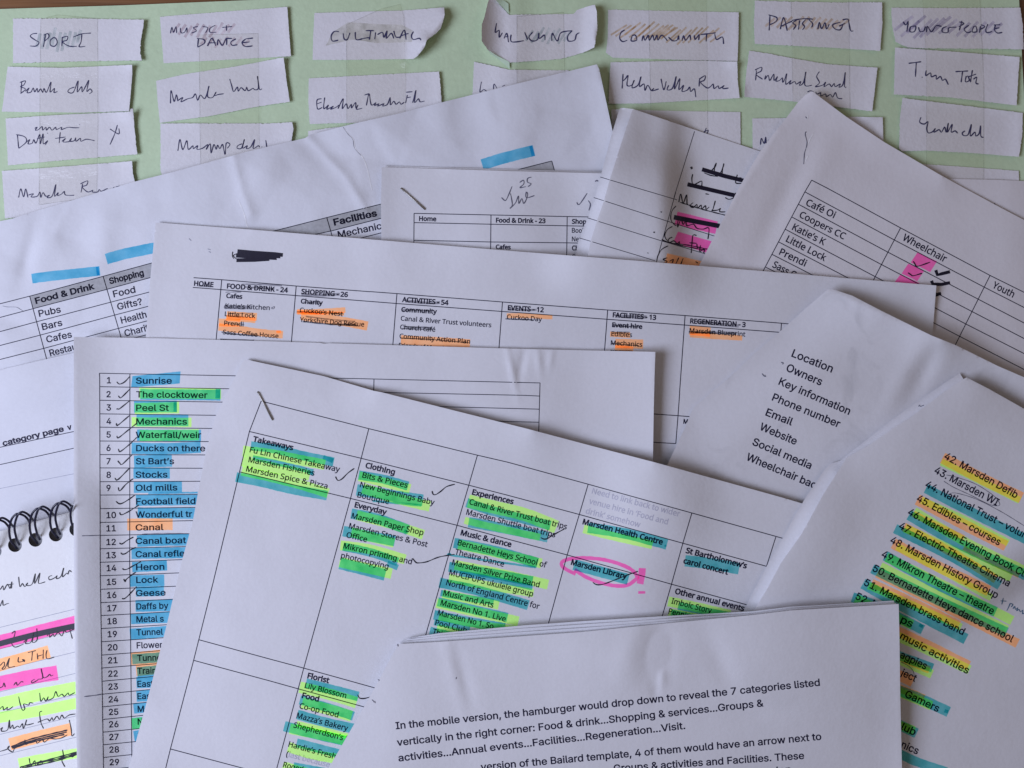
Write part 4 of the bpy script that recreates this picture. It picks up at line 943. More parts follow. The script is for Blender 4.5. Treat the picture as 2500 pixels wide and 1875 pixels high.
# ---- wide landscape HOME sheet
s7 = Sheet('paper_sheet', X((380, 543), (620, 561), (900, 584), (1240, 612), (1560, 637), (1900, 665), (2100, 682), (2286, 697), (2277, 813), (2250, 1300), (345, 1300), (356, 826), (366, 690)), M['paper'], seed=61, undul=.6, gap=.4, sigma=10,
           lifts=[((620, 561), (2286, 697), 1.3, 90), ((2286, 697), (2277, 813), .8, 80), ((380, 543), (356, 826), .6, 60)])
tag(s7.obj, 'wide sheet headed HOME, SHOPPING and ACTIVITIES with orange highlighting and smudged crossings-out', 'paper sheet')
for a in [('E', 590, 252, 800, 268, 53, 'HOME', 'CB'), ('E', 945, 282, 1605, 328, 53, 'FOOD & DRINK - 24', 'CB'), ('E', 938, 385, 1112, 396, 50, 'Cafes', 'CB'), ('E', 930, 495, 1408, 517, 50, "Katie’s Kitchen", 'C'), ('E', 922, 582, 1252, 605, 50, 'Little Lock', 'C'),
          ('E', 915, 680, 1125, 695, 50, 'Prendi', 'C'), ('E', 902, 778, 1502, 822, 50, 'Sass Coffee House', 'C'), ('B1', 382, 852, 760, 880, 40, 'SHOPPING - 26', 'CB'), ('B1', 378, 930, 557, 945, 38, 'Charity', 'CB'), ('B1', 370, 1002, 718, 1035, 38, "Cuckoo’s Nest", 'C'),
          ('B1', 370, 1080, 892, 1120, 38, 'Yorkshire Dog Rescue', 'C'), ('B1', 1198, 918, 1575, 945, 40, 'ACTIVITIES - 54', 'CB'), ('B1', 1192, 998, 1482, 1015, 38, 'Community', 'CB'), ('B1', 1188, 1070, 1922, 1125, 38, 'Canal & River Trust volunteers', 'C'),
          ('B1', 1183, 1140, 1468, 1162, 38, 'Church café', 'C'), ('B1', 1178, 1213, 1750, 1258, 38, 'Community Action Plan', 'C'), ('B2', -2, 985, 290, 1003, 40, 'EVENTS - 12', 'CB'), ('B2', -9, 1058, 275, 1078, 38, 'Cuckoo Day', 'C'),
          ('B2', 848, 1042, 1200, 1065, 40, 'FACILITIES - 13', 'CB'), ('B2', 843, 1122, 1088, 1138, 38, 'Event hire', 'CB'), ('B2', 837, 1195, 1005, 1205, 38, 'Edibles', 'C'), ('B2', 833, 1268, 1088, 1283, 38, 'Mechanics', 'C'),
          ('B2', 1475, 1092, 1925, 1123, 40, 'REGENERATION - 3', 'CB'), ('B2', 1470, 1168, 1922, 1200, 38, 'Marsden Blueprint', 'C')]:
    text(s7, *a)
text(s7, 'E', 880, 880, 1240, 900, 50, 'Weavers', 'C', fit=False); text(s7, 'B1', 1172, 1288, 1480, 1312, 38, 'Friends of Marsden', 'C', fit=False); text(s7, 'B2', 830, 1345, 990, 1355, 38, 'NECCM', 'C', fit=False); text(s7, 'C2', 1420, 378, 1440, 380, 38, 'M', 'CB', fit=False)
grid(s7, [('B0', [(1568, 723), (1800, 740), (2390, 790), (2997, 837)]), ('B1', [(940, 836), (1155, 852), (2010, 920)]), ('B2', [(-47, 920), (805, 985), (1435, 1030), (2190, 1090), (2280, 1098)]), ('B0', [(1562, 802), (1793, 820), (2395, 868), (3207, 932), (4067, 997)]), ('B2', [(-47, 997), (800, 1060), (1432, 1107), (2190, 1165), (2280, 1172)]),
          ('E', [(890, 192), (830, 835), (815, 1000)]), ('B1', [(342, 790), (303, 1245), (295, 1340)]), ('B1', [(1158, 852), (1125, 1265), (1118, 1350)]), ('B1', [(2013, 920), (1985, 1290), (1978, 1370)]), ('B2', [(808, 985), (783, 1310), (775, 1400)]),
          ('B2', [(1435, 1030), (1390, 1659)]), ('C2', [(1391, 133), (1378, 315), (1360, 540)]), ('B3', [(225, 1091), (220, 1160)]), ('C2', [(1120, 298), (1185, 301), (1378, 315), (1520, 326)]), ('C2', [(1120, 526), (1180, 530), (1360, 541)])], 2.0)
for c, w, p in [('O', 85, [(945, 572), (1270, 592)]), ('O', 60, [(935, 600), (1255, 628)]), ('O', 85, [(858, 652), (1090, 655)]), ('O', 80, [(855, 700), (1100, 730), (1300, 760), (1550, 785)]), ('O', 30, [(1480, 752), (1530, 752)])]:
    hl(s7, 'E', c, w, p)
for c, w, p in [('O', 45, [(350, 1000), (500, 1000), (740, 985)]), ('O', 75, [(380, 1030), (560, 1055), (730, 1080), (920, 1115)]), ('O', 30, [(345, 1000), (730, 1015)]), ('O', 75, [(1190, 1225), (1450, 1240), (1750, 1260)])]: hl(s7, 'B1', c, w, p)
for c, w, p in [('O', 38, [(-10, 1030), (120, 1032), (360, 1043)]), ('O', 42, [(828, 1180), (990, 1190)]), ('O', 75, [(870, 1255), (1095, 1262)]), ('O', 60, [(865, 1300), (1015, 1310)]), ('O', 75, [(1470, 1150), (1640, 1165)]), ('O', 42, [(1475, 1185), (1680, 1200), (1898, 1212)])]: hl(s7, 'B2', c, w, p)
for c, w, p in [('G', 18, [(640, 255), (775, 263)]), ('G', 16, [(1110, 240), (1300, 240), (1540, 256)]), ('G', 20, [(1140, 268), (1460, 290)]), ('G', 42, [(928, 483), (1060, 488), (1205, 490)]), ('G', 12, [(930, 325), (1100, 322)]), ('G', 12, [(960, 555), (1230, 552)]), ('G', 20, [(960, 585), (1100, 592)]),
                ('K', 8, [(920, 664), (1135, 677)]), ('K', 15, [(888, 755), (1050, 780), (1290, 795)]), ('K', 20, [(870, 835), (1240, 848)])]: hl(s7, 'E', c, w, p, 'crossing_out')
for c, w, p in [('G', 22, [(383, 858), (560, 865), (695, 857)]), ('G', 14, [(400, 922), (545, 932)]), ('K', 10, [(345, 1000), (540, 1005), (725, 1018)]), ('G', 12, [(420, 1037), (620, 1062), (820, 1078)]), ('K', 12, [(395, 1078), (600, 1100), (840, 1112)]), ('K', 9, [(590, 1098), (830, 1100)]), ('G', 22, [(1230, 912), (1400, 928), (1505, 925)]),
                ('G', 14, [(1200, 985), (1430, 992)]), ('K', 12, [(1210, 1120), (1440, 1128)]), ('K', 10, [(1200, 1135), (1440, 1142)]), ('K', 9, [(1185, 1213), (1450, 1225), (1740, 1250)])]: hl(s7, 'B1', c, w, p, 'crossing_out')
for c, w, p in [('G', 16, [(0, 980), (130, 985), (232, 985)]), ('K', 10, [(-20, 1057), (200, 1065)]), ('G', 24, [(870, 1035), (1125, 1042)]), ('K', 10, [(850, 1113), (1060, 1122)]), ('G', 15, [(850, 1168), (985, 1168)]), ('K', 9, [(840, 1258), (1060, 1275)]), ('K', 12, [(835, 1318), (1010, 1318)]), ('G', 26, [(1530, 1080), (1700, 1098), (1870, 1115)]),
                ('G', 20, [(1465, 1168), (1650, 1168), (1850, 1172)]), ('K', 8, [(1465, 1160), (1640, 1172), (1850, 1182)])]: hl(s7, 'B2', c, w, p, 'crossing_out')
strokes(s7, 'B0', [[(1923, 508), (2050, 520), (2230, 532), (2290, 540)], [(1912, 545), (2050, 555), (2240, 565)], [(1915, 582), (2060, 580), (2180, 572)], [(1925, 525), (2080, 540), (2270, 552)]], 30, 'marker', 'marker_bar', taper=False, smooth=False)
strokes(s7, 'B0', [[(1885, 512), (1882, 550), (1895, 570)], [(1925, 525), (1890, 545), (1915, 572)]], 7, 'pen_black'); strokes(s7, 'B1', [[(130, 528), (155, 535), (150, 560), (158, 575), (185, 575)]], 7, 'pen_black')
strokes(s7, 'E', [[(935, 455), (918, 480), (925, 500), (960, 500)], [(1425, 495), (1460, 480), (1450, 505), (1425, 500)]], 8, 'pencil')
strokes(s7, 'B0', [[(1530, 405), (1548, 425)], [(1682, 490), (1705, 498)], [(1690, 510), (1708, 520)]], 6, 'rule', 'staple_scar')
# ---- numbered list sheet
s8 = Sheet('paper_sheet', X((180, 822.5), (400, 826), (620, 832), (780, 837), (792, 839), (805, 838), (1280, 852), (1600, 859), (1598, 920), (1596, 1000), (1594, 1128), (1590, 1500), (1585, 1960), (190, 1960), (188, 1875), (183, 1600), (180, 1375), (180, 1100)), M['paper'], seed=62, undul=.5, sigma=10,
           lifts=[((180, 822), (190, 1960), 4.2, 170), ((1600, 859), (1592, 1500), 4.4, 190), ((1100, 845), (1600, 859), .7, 60)], bumps=[(1250, 905, .7, 5, 40, -12), (1275, 885, -.6, 7, 32, 10), (1315, 880, .5, 5, 26, -8), (1345, 875, .4, 5, 20, 5)])
tag(s8.obj, 'numbered list sheet with blue highlighted rows from Sunrise and The clocktower down and pen ticks', 'paper sheet')
rowsC = [('1', 52), ('2', 165), ('3', 273), ('4', 383), ('5', 492), ('6', 600), ('7', 708), ('8', 818), ('9', 925), ('10', 1145), ('11', 1252), ('12', 1363), ('13', 1470)]
rowsD = [('14', 65), ('15', 177), ('16', 283), ('17', 390), ('18', 495), ('19', 600), ('20', 707), ('21', 812), ('22', 920), ('23', 1025), ('24', 1128), ('25', 1230), ('26', 1330), ('27', 1433), ('28', 1535), ('29', 1637)]
for n, y in rowsC:
    x = 862 + (4 if n == '1' else 0)
    text(s8, 'C0', x, y, x + 60, y + (0 if y < 900 else -1), 50, n, 'A', fit=False)
for k, (n, y) in enumerate(rowsD):
    x = 864 + k * 1.6
    text(s8, 'D0', x, y, x + 60, y - 2, 50, n, 'A', fit=False)
for a in [(1100, 55, 1392, 55, 'Sunrise'), (1103, 166, 1680, 172, 'The clocktower'), (1102, 275, 1368, 275, 'Peel St'), (1102, 386, 1515, 386, 'Mechanics'), (1098, 494, 1630, 495, 'Waterfall/weir'), (1102, 602, 1662, 603, 'Ducks on there'), (1100, 708, 1410, 707, 'St Bart’s'), (1098, 817, 1357, 815, 'Stocks'),
          (1098, 924, 1437, 920, 'Old mills'), (1102, 1034, 1583, 1029, 'Football field'), (1098, 1140, 1557, 1135, 'Wonderful tr'), (1098, 1245, 1325, 1241, 'Canal'), (1098, 1354, 1508, 1347, 'Canal boat'), (1098, 1462, 1495, 1453, 'Canal refle'), (1102, 1567, 1332, 1561, 'Heron'),
          (1103, 1670, 1283, 1666, 'Lock'), (1100, 1777, 1342, 1771, 'Geese')]:
    x0, y0, x1, y1, t_ = a; text(s8, 'C0', x0, y0, x1, y1, 50, t_, 'A')
for x, y, t_ in [(1105, 375, 'Daffs by'), (1105, 479, 'Metal s'), (1105, 585, 'Tunnel'), (1107, 690, 'Flower'), (1112, 793, 'Tunne'), (1112, 897, 'Train'), (1113, 1003, 'East'), (1113, 1102, 'Eas'), (1115, 1205, 'Ma'), (1115, 1308, 'N'), (1117, 1410, 'C')]:
    text(s8, 'D0', x, y, x + 100, y - 3, 50, t_, 'A', fit=False)
hs = [('C0', [(805, -29), (1960, -7)])] + [('C0', [(808, a), (b + 60, c)]) for a, b, c in [(80, 1865, 98), (190, 1820, 206), (300, 1775, 313), (408, 1722, 419), (520, 1680, 525), (630, 1652, 633), (738, 1632, 741), (850, 1613, 846), (958, 1595, 953), (1068, 1575, 1057), (1180, 1550, 1164), (1285, 1522, 1271), (1393, 1500, 1374), (1503, 1478, 1479), (1612, 1455, 1586)]]
hs += [('D0', [(x, a), (b + 60, c)]) for x, a, b, c in [(812, 212, 1425, 184), (815, 320, 1400, 289), (815, 425, 1375, 391), (817, 530, 1350, 495), (817, 637, 1322, 600), (820, 745, 1290, 705), (820, 850, 1265, 810), (822, 957, 1240, 913), (825, 1062, 1215, 1018), (827, 1165, 1190, 1121), (830, 1267, 1162, 1226), (830, 1370, 1137, 1333), (833, 1472, 1110, 1438), (835, 1575, 1080, 1543), (838, 1675, 1050, 1648)]]
hs += [('B0', [(805, 1497), (807, 1526), (812, 3136), (838, 4700)]), ('B0', [(1052, 1500), (1050, 3036), (1054, 3336), (1068, 4630)]),
       ('B1', [(430, 1531), (580, 1535), (1400, 1554), (2190, 1573), (2319, 1576)]), ('C1', [(972, 19), (970, 125)]), ('C2', [(260, 50), (257, 158), (248, 500)]), ('C1', [(950, 125), (2190, 150), (2314, 156)]), ('C1', [(1450, 240), (2309, 262)]), ('C1', [(1900, 358), (2305, 368)])]
grid(s8, hs, 1.8)
for c, w, p in [('Y', 88, [(1128, 133), (1790, 138)]), ('B', 88, [(1135, 142), (1785, 148)]), ('B', 80, [(1745, 135), (1785, 137)]), ('B', 95, [(1085, 243), (1432, 240)]), ('Y', 92, [(1090, 258), (1450, 250)]), ('B', 80, [(1405, 245), (1432, 245)]), ('Y', 76, [(1065, 365), (1550, 370)]), ('B', 95, [(1105, 352), (1525, 352)]),
                ('B', 92, [(1110, 472), (1628, 475)]), ('Y', 90, [(1130, 476), (1610, 470)]), ('B', 92, [(1065, 578), (1350, 582), (1625, 570)]), ('B', 100, [(1085, 688), (1392, 678)]), ('B', 88, [(1080, 782), (1375, 780)]), ('B', 90, [(1083, 896), (1473, 890)]), ('B', 14, [(1200, 945), (1600, 938)]), ('B', 88, [(1100, 1002), (1600, 995)]), ('B', 88, [(1115, 1102), (1590, 1108)]),
                ('O', 95, [(1030, 1196), (1398, 1194)]), ('B', 95, [(1110, 1332), (1300, 1322), (1530, 1320)]), ('B', 88, [(1065, 1432), (1510, 1425)]), ('B', 84, [(1070, 1542), (1352, 1528)])]: hl(s8, 'C0', c, w, p)
hpoly(s8, 'B0', 'B', [(1072, 1520), (1200, 1508), (1462, 1482), (1455, 1580), (1400, 1586), (1062, 1612)])
for c, w, p in [('B', 92, [(1053, 145), (1330, 138)]), ('B', 80, [(1100, 232), (1328, 225)]), ('B', 95, [(1097, 347), (1420, 340)]), ('B', 86, [(1060, 452), (1400, 438)]), ('B', 88, [(1052, 575), (1360, 552)]), ('O', 104, [(1060, 775), (1310, 752)]), ('B', 82, [(1070, 778), (1310, 762)]), ('O', 92, [(1102, 870), (1290, 852)]), ('B', 84, [(1110, 885), (1280, 868)]),
                ('B', 90, [(1105, 968), (1250, 962)]), ('B', 90, [(1105, 1078), (1220, 1072)]), ('B', 84, [(1082, 1178), (1200, 1165)]), ('Y', 90, [(1065, 1302), (1180, 1290)]), ('B', 90, [(1068, 1298), (1180, 1290)]), ('B', 90, [(1085, 1405), (1150, 1395)])]: hl(s8, 'D0', c, w, p)
tk = [[(945, 40), (958, 55), (975, 58), (1010, 40), (1052, -5)], [(958, 153), (968, 168), (985, 165), (1055, 95)], [(942, 262), (955, 258), (962, 263), (1045, 197)], [(942, 375), (944, 392), (960, 388), (1048, 313)], [(946, 478), (950, 493), (965, 490), (1040, 430), (1105, 378)], [(958, 583), (964, 603), (978, 603), (1045, 550), (1108, 490)],
      [(953, 680), (972, 703), (990, 708), (1072, 628)], [(930, 818), (938, 833), (958, 830), (1045, 743)], [(958, 895), (962, 920), (975, 920), (1020, 870), (1078, 825)], [(938, 1008), (960, 1026), (985, 1026), (1040, 995), (1095, 955)], [(968, 1098), (975, 1115), (995, 1115), (1060, 1080), (1125, 1038)], [(966, 1345), (985, 1355), (1030, 1325), (1080, 1298)],
      [(978, 1424), (988, 1436), (1015, 1432), (1060, 1400), (1100, 1382)], [(990, 1553), (1005, 1562), (1030, 1558), (1080, 1530), (1140, 1497)], [(1000, 1638), (1015, 1660), (1018, 1645), (1060, 1610), (1100, 1582)], [(988, 1795), (1005, 1798), (1040, 1770), (1105, 1700)]]
for t_ in tk: strokes(s8, 'C0', [t_], 10, 'pen_black', 'pen_tick')
strokes(s8, 'C0', [[(665, 1288), (760, 1286), (812, 1284)]], 7, 'pencil', 'pencil_line'); strokes(s8, 'C0', [[(1150, 1274), (1300, 1268), (1520, 1270)]], 5, 'pencil', 'pencil_line'); strokes(s8, 'D0', [[(683, 1081), (760, 1072), (822, 1062)]], 8, 'pencil', 'pencil_line')

# ---- Location sheet
s10 = Sheet('paper_sheet', X((2022, 706), (2036, 707), (2081, 722), (2156, 761), (2274, 819), (2334, 843), (2437, 894), (2500, 921), (2620, 975), (2620, 1250), (2300, 1420), (1620, 1300), (1600, 1210), (1629, 1135), (1674, 1040), (1692, 995), (1734, 960), (1782, 920), (1840, 864), (1900, 813), (1970, 750)), M['paper_stained'], seed=63, undul=.5,
            lifts=[((2022, 706), (1692, 995), 3.4, 150, 'r'), ((2022, 706), (2300, 830), 4.2, 170), ((2300, 830), (2620, 975), 3.0, 120)], bumps=[(2260, 900, -1.0, 16, 60, 28), (2200, 930, .6, 18, 70, 28), (2010, 830, .6, 40, 90, 40)])
tag(s10.obj, 'thumbed sheet listing Location, Owners, Key information and Phone number, with its top corner lifting', 'paper sheet')
for a in [('B3', 303, 1360, 630, 1492, 64, 'Location'), ('B3', 258, 1475, 542, 1598, 64, 'Owners'), ('C3', 198, 60, 770, 308, 62, 'Key information'), ('C3', 145, 188, 688, 412, 62, 'Phone number'), ('C3', 92, 310, 305, 395, 62, 'Email'), ('C3', 42, 425, 337, 552, 62, 'Website'), ('C3', -16, 548, 457, 748, 62, 'Social media'), ('C3', -66, 670, 496, 908, 62, 'Wheelchair bac')]:
    text(s10, *a, 'A')
strokes(s10, 'B3', [[(68, 1500), (85, 1520), (98, 1525), (90, 1510)], [(222, 1408), (240, 1415), (232, 1425)]], 8, 'pencil', 'ink_speck')

# ---- stapled Takeaways document
d9 = empty('stapled_document', 'stapled document with a Takeaways table highlighted green and one entry circled in pink', 'document', (1150, 1400))
P9 = X((599, 878), (608, 879), (620, 882), (789, 918), (912, 954), (933, 958), (1100, 1000), (1280, 1045), (1450, 1090), (1596, 1128), (1900, 1212), (1985, 1237), (1930, 1370), (1790, 1660), (1760, 1960), (288, 1960), (319, 1857), (362, 1700), (407, 1526), (443, 1373), (470, 1276), (500, 1113), (526, 1016), (574, 920), (590, 886))
Sheet('page', [(x + 3, y + 4) for x, y in P9], M['paper'], d9, seed=64, undul=.2)
s9 = Sheet('page', P9, M['paper'], d9, seed=65, undul=.6, gap=.3, sigma=11, lifts=[((930, 958), (1300, 1050), 2.4, 130), ((1300, 1050), (1596, 1128), 2.0, 120), ((1596, 1128), (1985, 1237), .8, 60), ((500, 1113), (362, 1700), .7, 90)])
for a in [('C1', -12, 522, 315, 595, 45, 'Takeaways', 'CB'), ('C1', -37, 610, 692, 772, 46, 'Fu Lin Chinese Takeaway', 'C'), ('C1', -47, 690, 487, 802, 46, 'Marsden Fisheries', 'C'), ('C1', -66, 765, 592, 908, 46, 'Marsden Spice & Pizza', 'C'),
          ('C1', 900, 735, 1138, 793, 45, 'Clothing', 'CB'), ('C1', 875, 815, 1240, 900, 46, 'Bits & Pieces', 'C'), ('C1', 856, 893, 1458, 1040, 46, 'New Beginnings Baby', 'C'), ('C1', 835, 975, 1090, 1033, 46, 'Boutique', 'C'), ('C1', 812, 1055, 1072, 1118, 45, 'Everyday', 'CB'),
          ('C1', 788, 1145, 1368, 1285, 46, 'Marsden Paper Shop', 'C'), ('C1', 766, 1227, 1402, 1380, 46, 'Marsden Stores & Post', 'C'), ('C1', 745, 1300, 912, 1340, 46, 'Office', 'C'), ('C1', 722, 1388, 1275, 1520, 46, 'Mikron printing and', 'C'), ('C1', 702, 1466, 1085, 1558, 46, 'photocopying', 'C'),
          ('F', 662, 118, 1103, 223, 60, 'Experiences', 'CB'), ('F', 632, 222, 1670, 492, 61, 'Canal & River Trust boat trips', 'C'), ('F', 600, 332, 1548, 578, 61, 'Marsden Shuttle boat trips', 'C'), ('F', 540, 550, 1080, 680, 60, 'Music & dance', 'CB'), ('F', 508, 657, 1455, 900, 61, 'Bernadette Heys School of', 'C'), ('F', 478, 755, 1000, 890, 61, 'Theatre Dance', 'C'),
          ('F', 448, 868, 1378, 1110, 61, 'Marsden Silver Prize Band', 'C'), ('F', 418, 976, 1310, 1208, 61, 'MUCIPUPS ukulele group', 'C'), ('F', 386, 1083, 1378, 1342, 61, 'North of England Centre for', 'C'), ('F', 356, 1192, 888, 1327, 61, 'Music and Arts', 'C'), ('F', 326, 1298, 1018, 1475, 61, 'Marsden No 1. Live', 'C'), ('F', 268, 1510, 602, 1595, 61, 'Pool Club', 'C'),
          ('C2', 602, 1192, 1250, 1360, 46, 'Marsden Health Centre', 'CB'), ('C2', 508, 1520, 960, 1640, 46, 'Marsden Library', 'CB'), ('C2', 1438, 1425, 1932, 1553, 46, 'St Bartholomew’s', 'CB'), ('C2', 1418, 1508, 1780, 1603, 46, 'carol concert', 'CB'), ('D2', 1350, 245, 1910, 388, 46, 'Other annual events', 'CB'),
          ('D1', 430, 930, 606, 972, 46, 'Florist', 'CB'), ('D1', 408, 1010, 743, 1095, 46, 'Lily Blossom', 'C'), ('D1', 386, 1090, 523, 1122, 46, 'Food', 'CB'), ('D1', 365, 1175, 680, 1250, 46, 'Co-op Food', 'C'), ('D1', 342, 1253, 757, 1360, 46, 'Mazza’s Bakery', 'C'), ('D1', 318, 1330, 718, 1435, 46, 'Shepherdson’s', 'C'), ('D1', 276, 1485, 657, 1588, 46, 'Hardie’s Fresh', 'C')]:
    text(s9, *a)
for a in [('F', 295, 1405, 1000, 1583, 61, 'Marsden No 1. So', 'C'), ('F', 238, 1605, 600, 1700, 61, 'This', 'C'), ('D2', 1322, 325, 1700, 420, 46, 'Imbolc Story', 'C'), ('D2', 1298, 408, 1700, 510, 46, 'Pennin', 'C'), ('D1', 740, 1440, 800, 1455, 46, 'B', 'C'), ('D1', 233, 1652, 600, 1745, 46, 'Roger’s', 'C'), ('D1', 258, 1565, 280, 1570, 48, '(', 'C')]:
    text(s9, *a, fit=False)
for a in [('C2', 678, 943, 1388, 1133, 46, 'Need to link back to wider', 'C'), ('C2', 653, 1025, 1292, 1197, 46, 'venue hire in ‘Food and', 'C'), ('C2', 627, 1105, 1068, 1220, 46, 'drink’ somehow', 'C'), ('D1', 278, 1570, 608, 1655, 46, 'last because', 'C')]:
    text(s9, *a, mat='print_grey')
grid(s9, [('C1', [(60, 197), (930, 420), (1810, 635), (2057, 692), (2707, 870), (3547, 1103), (4247, 1298), (4330, 1322)]), ('C1', [(-37, 443), (868, 660), (1740, 878), (2057, 960), (2635, 1115), (3474, 1348), (4152, 1535)]),
          ('C1', [(-117, 770), (782, 985), (1645, 1203), (2057, 1315), (2537, 1443), (3382, 1680), (3997, 1848)]), ('D0', [(1610, 620), (2190, 778), (2460, 850), (3060, 1017)]), ('D0', [(1568, 787), (2190, 955), (2415, 1018), (2970, 1170)]), ('D0', [(1380, 1505), (1960, 1659), (2100, 1700)]),
          ('C0', [(2115, 197), (2020, 443), (1940, 770), (1728, 1659), (1610, 2130), (1568, 2297), (1380, 3015), (1320, 3260)]), ('C1', [(930, 420), (868, 660), (782, 985), (598, 1659), (403, 2360), (358, 2528), (150, 3300)]),
          ('C1', [(1810, 635), (1740, 878), (1645, 1203), (1555, 1520), (1380, 2130)]), ('C2', [(650, 870), (578, 1115), (480, 1443), (325, 2010)]), ('C2', [(1490, 1103), (1417, 1348), (1325, 1680), (1235, 1990)]), ('C2', [(2170, 1298), (2095, 1535)])], 2.0, parent=s9.obj)
for c, w, p in [('C', 80, [(-25, 560), (150, 580), (400, 640), (645, 690)]), ('Y', 85, [(-90, 600), (150, 630), (350, 670), (575, 712)]), ('C', 45, [(-10, 655), (200, 700), (480, 770)]), ('Y', 85, [(-95, 680), (150, 735), (450, 800)]), ('C', 30, [(430, 770), (480, 790)]), ('C', 40, [(560, 650), (640, 680)]), ('Y', 80, [(-100, 760), (150, 815), (400, 880), (600, 945)]), ('C', 85, [(-145, 812), (60, 852), (300, 910), (592, 962)]),
                ('C', 80, [(848, 795), (1050, 830), (1248, 885)]), ('Y', 78, [(850, 805), (1265, 908)]), ('C', 100, [(832, 915), (1100, 960), (1368, 1000)]), ('Y', 85, [(880, 902), (1150, 985), (1425, 1050)]), ('C', 20, [(960, 1005), (1355, 1042)]), ('C', 90, [(787, 1108), (1000, 1150), (1248, 1240)]), ('Y', 80, [(830, 1120), (1100, 1190), (1372, 1280)]), ('C', 25, [(1215, 1245), (1250, 1262)]),
                ('C', 92, [(722, 1250), (900, 1285), (1140, 1330)]), ('Y', 80, [(788, 1258), (1135, 1345)]), ('Y', 80, [(700, 1365), (950, 1400), (1225, 1480)]), ('C', 75, [(722, 1375), (950, 1425), (1165, 1500)]), ('Y', 85, [(693, 1500), (1115, 1595)]), ('C', 100, [(695, 1512), (1062, 1605)]), ('C', 50, [(1080, 1510), (1165, 1545)])]: hl(s9, 'C1', c, w, p)
for c, w, p in [('Y', 140, [(625, 190), (900, 255), (1230, 335), (1565, 465)]), ('C', 110, [(608, 205), (900, 300), (1500, 450)]), ('Y', 75, [(585, 395), (900, 470), (1390, 575)]), ('C', 120, [(628, 415), (950, 470), (1475, 575)]), ('C', 120, [(472, 635), (900, 720), (1365, 850)]), ('Y', 105, [(520, 650), (950, 745), (1405, 855)]), ('C', 25, [(440, 755), (470, 770), (1340, 895)]),
                ('C', 115, [(418, 890), (800, 950), (1310, 1045)]), ('Y', 105, [(480, 870), (950, 960), (1475, 1080)]), ('Y', 90, [(418, 1010), (850, 1095), (1320, 1170)]), ('C', 70, [(530, 960), (900, 1020), (1310, 1110)]), ('C', 115, [(318, 1058), (750, 1150), (1265, 1300)]), ('Y', 95, [(350, 1180), (650, 1240), (950, 1300)]), ('C', 75, [(330, 1170), (600, 1220), (895, 1265)]),
                ('Y', 105, [(285, 1275), (700, 1370), (1160, 1470)]), ('C', 105, [(300, 1262), (650, 1340), (1042, 1430)]), ('C', 110, [(260, 1400), (600, 1470), (1015, 1540)]), ('Y', 80, [(310, 1420), (700, 1500), (1150, 1560)]), ('C', 70, [(262, 1480), (640, 1560)]), ('Y', 80, [(290, 1540), (760, 1640)]), ('C', 90, [(215, 1570), (600, 1660)])]: hl(s9, 'F', c, w, p)
for c, w, p in [('Y', 70, [(612, 1232), (850, 1290), (1170, 1362)]), ('C', 92, [(648, 1222), (950, 1270), (1288, 1358)]), ('C', 20, [(1268, 1365), (1285, 1370)]), ('C', 95, [(535, 1520), (750, 1580), (975, 1640)]), ('C', 100, [(1435, 1490), (1650, 1515), (1872, 1555)]), ('P', 30, [(548, 1597), (500, 1575), (450, 1545), (432, 1515), (450, 1492), (520, 1473), (640, 1468), (780, 1482), (900, 1515), (980, 1550), (1030, 1590), (1045, 1625), (1020, 1655), (960, 1690), (860, 1692), (740, 1665), (640, 1625), (580, 1590), (540, 1562)]),
                ('P', 56, [(1088, 1550), (1084, 1600), (1070, 1678)]), ('P', 20, [(1055, 1747), (1112, 1747)])]: hl(s9, 'C2', c, w, p)
for c, w, p in [('Y', 80, [(1298, 310), (1500, 350), (1800, 420)]), ('C', 70, [(1380, 345), (1800, 430)]), ('Y', 75, [(1300, 400), (1700, 480)]), ('C', 70, [(1320, 405), (1700, 490)])]: hl(s9, 'D2', c, w, p)
for c, w, p in [('C', 85, [(420, 972), (650, 1030), (845, 1080)]), ('Y', 92, [(370, 1005), (600, 1060), (830, 1130)]), ('C', 80, [(372, 1108), (600, 1170), (805, 1240)]), ('Y', 90, [(390, 1130), (600, 1185), (790, 1240)]), ('C', 85, [(350, 1225), (580, 1290), (830, 1345)]), ('Y', 45, [(345, 1300), (560, 1350), (820, 1420)]), ('C', 90, [(245, 1320), (500, 1385), (830, 1460)]), ('Y', 85, [(290, 1340), (540, 1390), (800, 1450)]),
                ('C', 78, [(345, 1455), (520, 1500), (730, 1555)]), ('Y', 82, [(278, 1490), (480, 1550), (700, 1590)]), ('Y', 80, [(232, 1645), (500, 1720)]), ('C', 60, [(320, 1640), (640, 1700)])]: hl(s9, 'D1', c, w, p)
strokes(s9, 'C1', [[(660, 808), (672, 832), (685, 840), (715, 825), (760, 780), (812, 742)]], 10, 'pen_black', 'pen_tick'); strokes(s9, 'C1', [[(1443, 925), (1450, 950), (1470, 955), (1510, 930), (1560, 890), (1627, 870)]], 10, 'pen_black', 'pen_tick')
strokes(s9, 'C1', [[(1285, 1470), (1308, 1500), (1330, 1508), (1400, 1498), (1500, 1460), (1625, 1438)]], 10, 'pen_black', 'pen_tick'); strokes(s9, 'F', [[(1398, 578), (1425, 593), (1465, 590), (1540, 545), (1645, 488)]], 14, 'pen_black', 'pen_tick')
strokes(s9, 'D2', [[(688, 155), (715, 173), (760, 173), (830, 150), (960, 98), (1052, 66)]], 10, 'pen_black', 'pen_tick'); strokes(s9, 'D1', [[(840, 1065), (850, 1088), (865, 1096), (900, 1095), (960, 1078)]], 10, 'pen_black', 'pen_tick')
staple(s9, (629, 957), (665, 1025), d9)

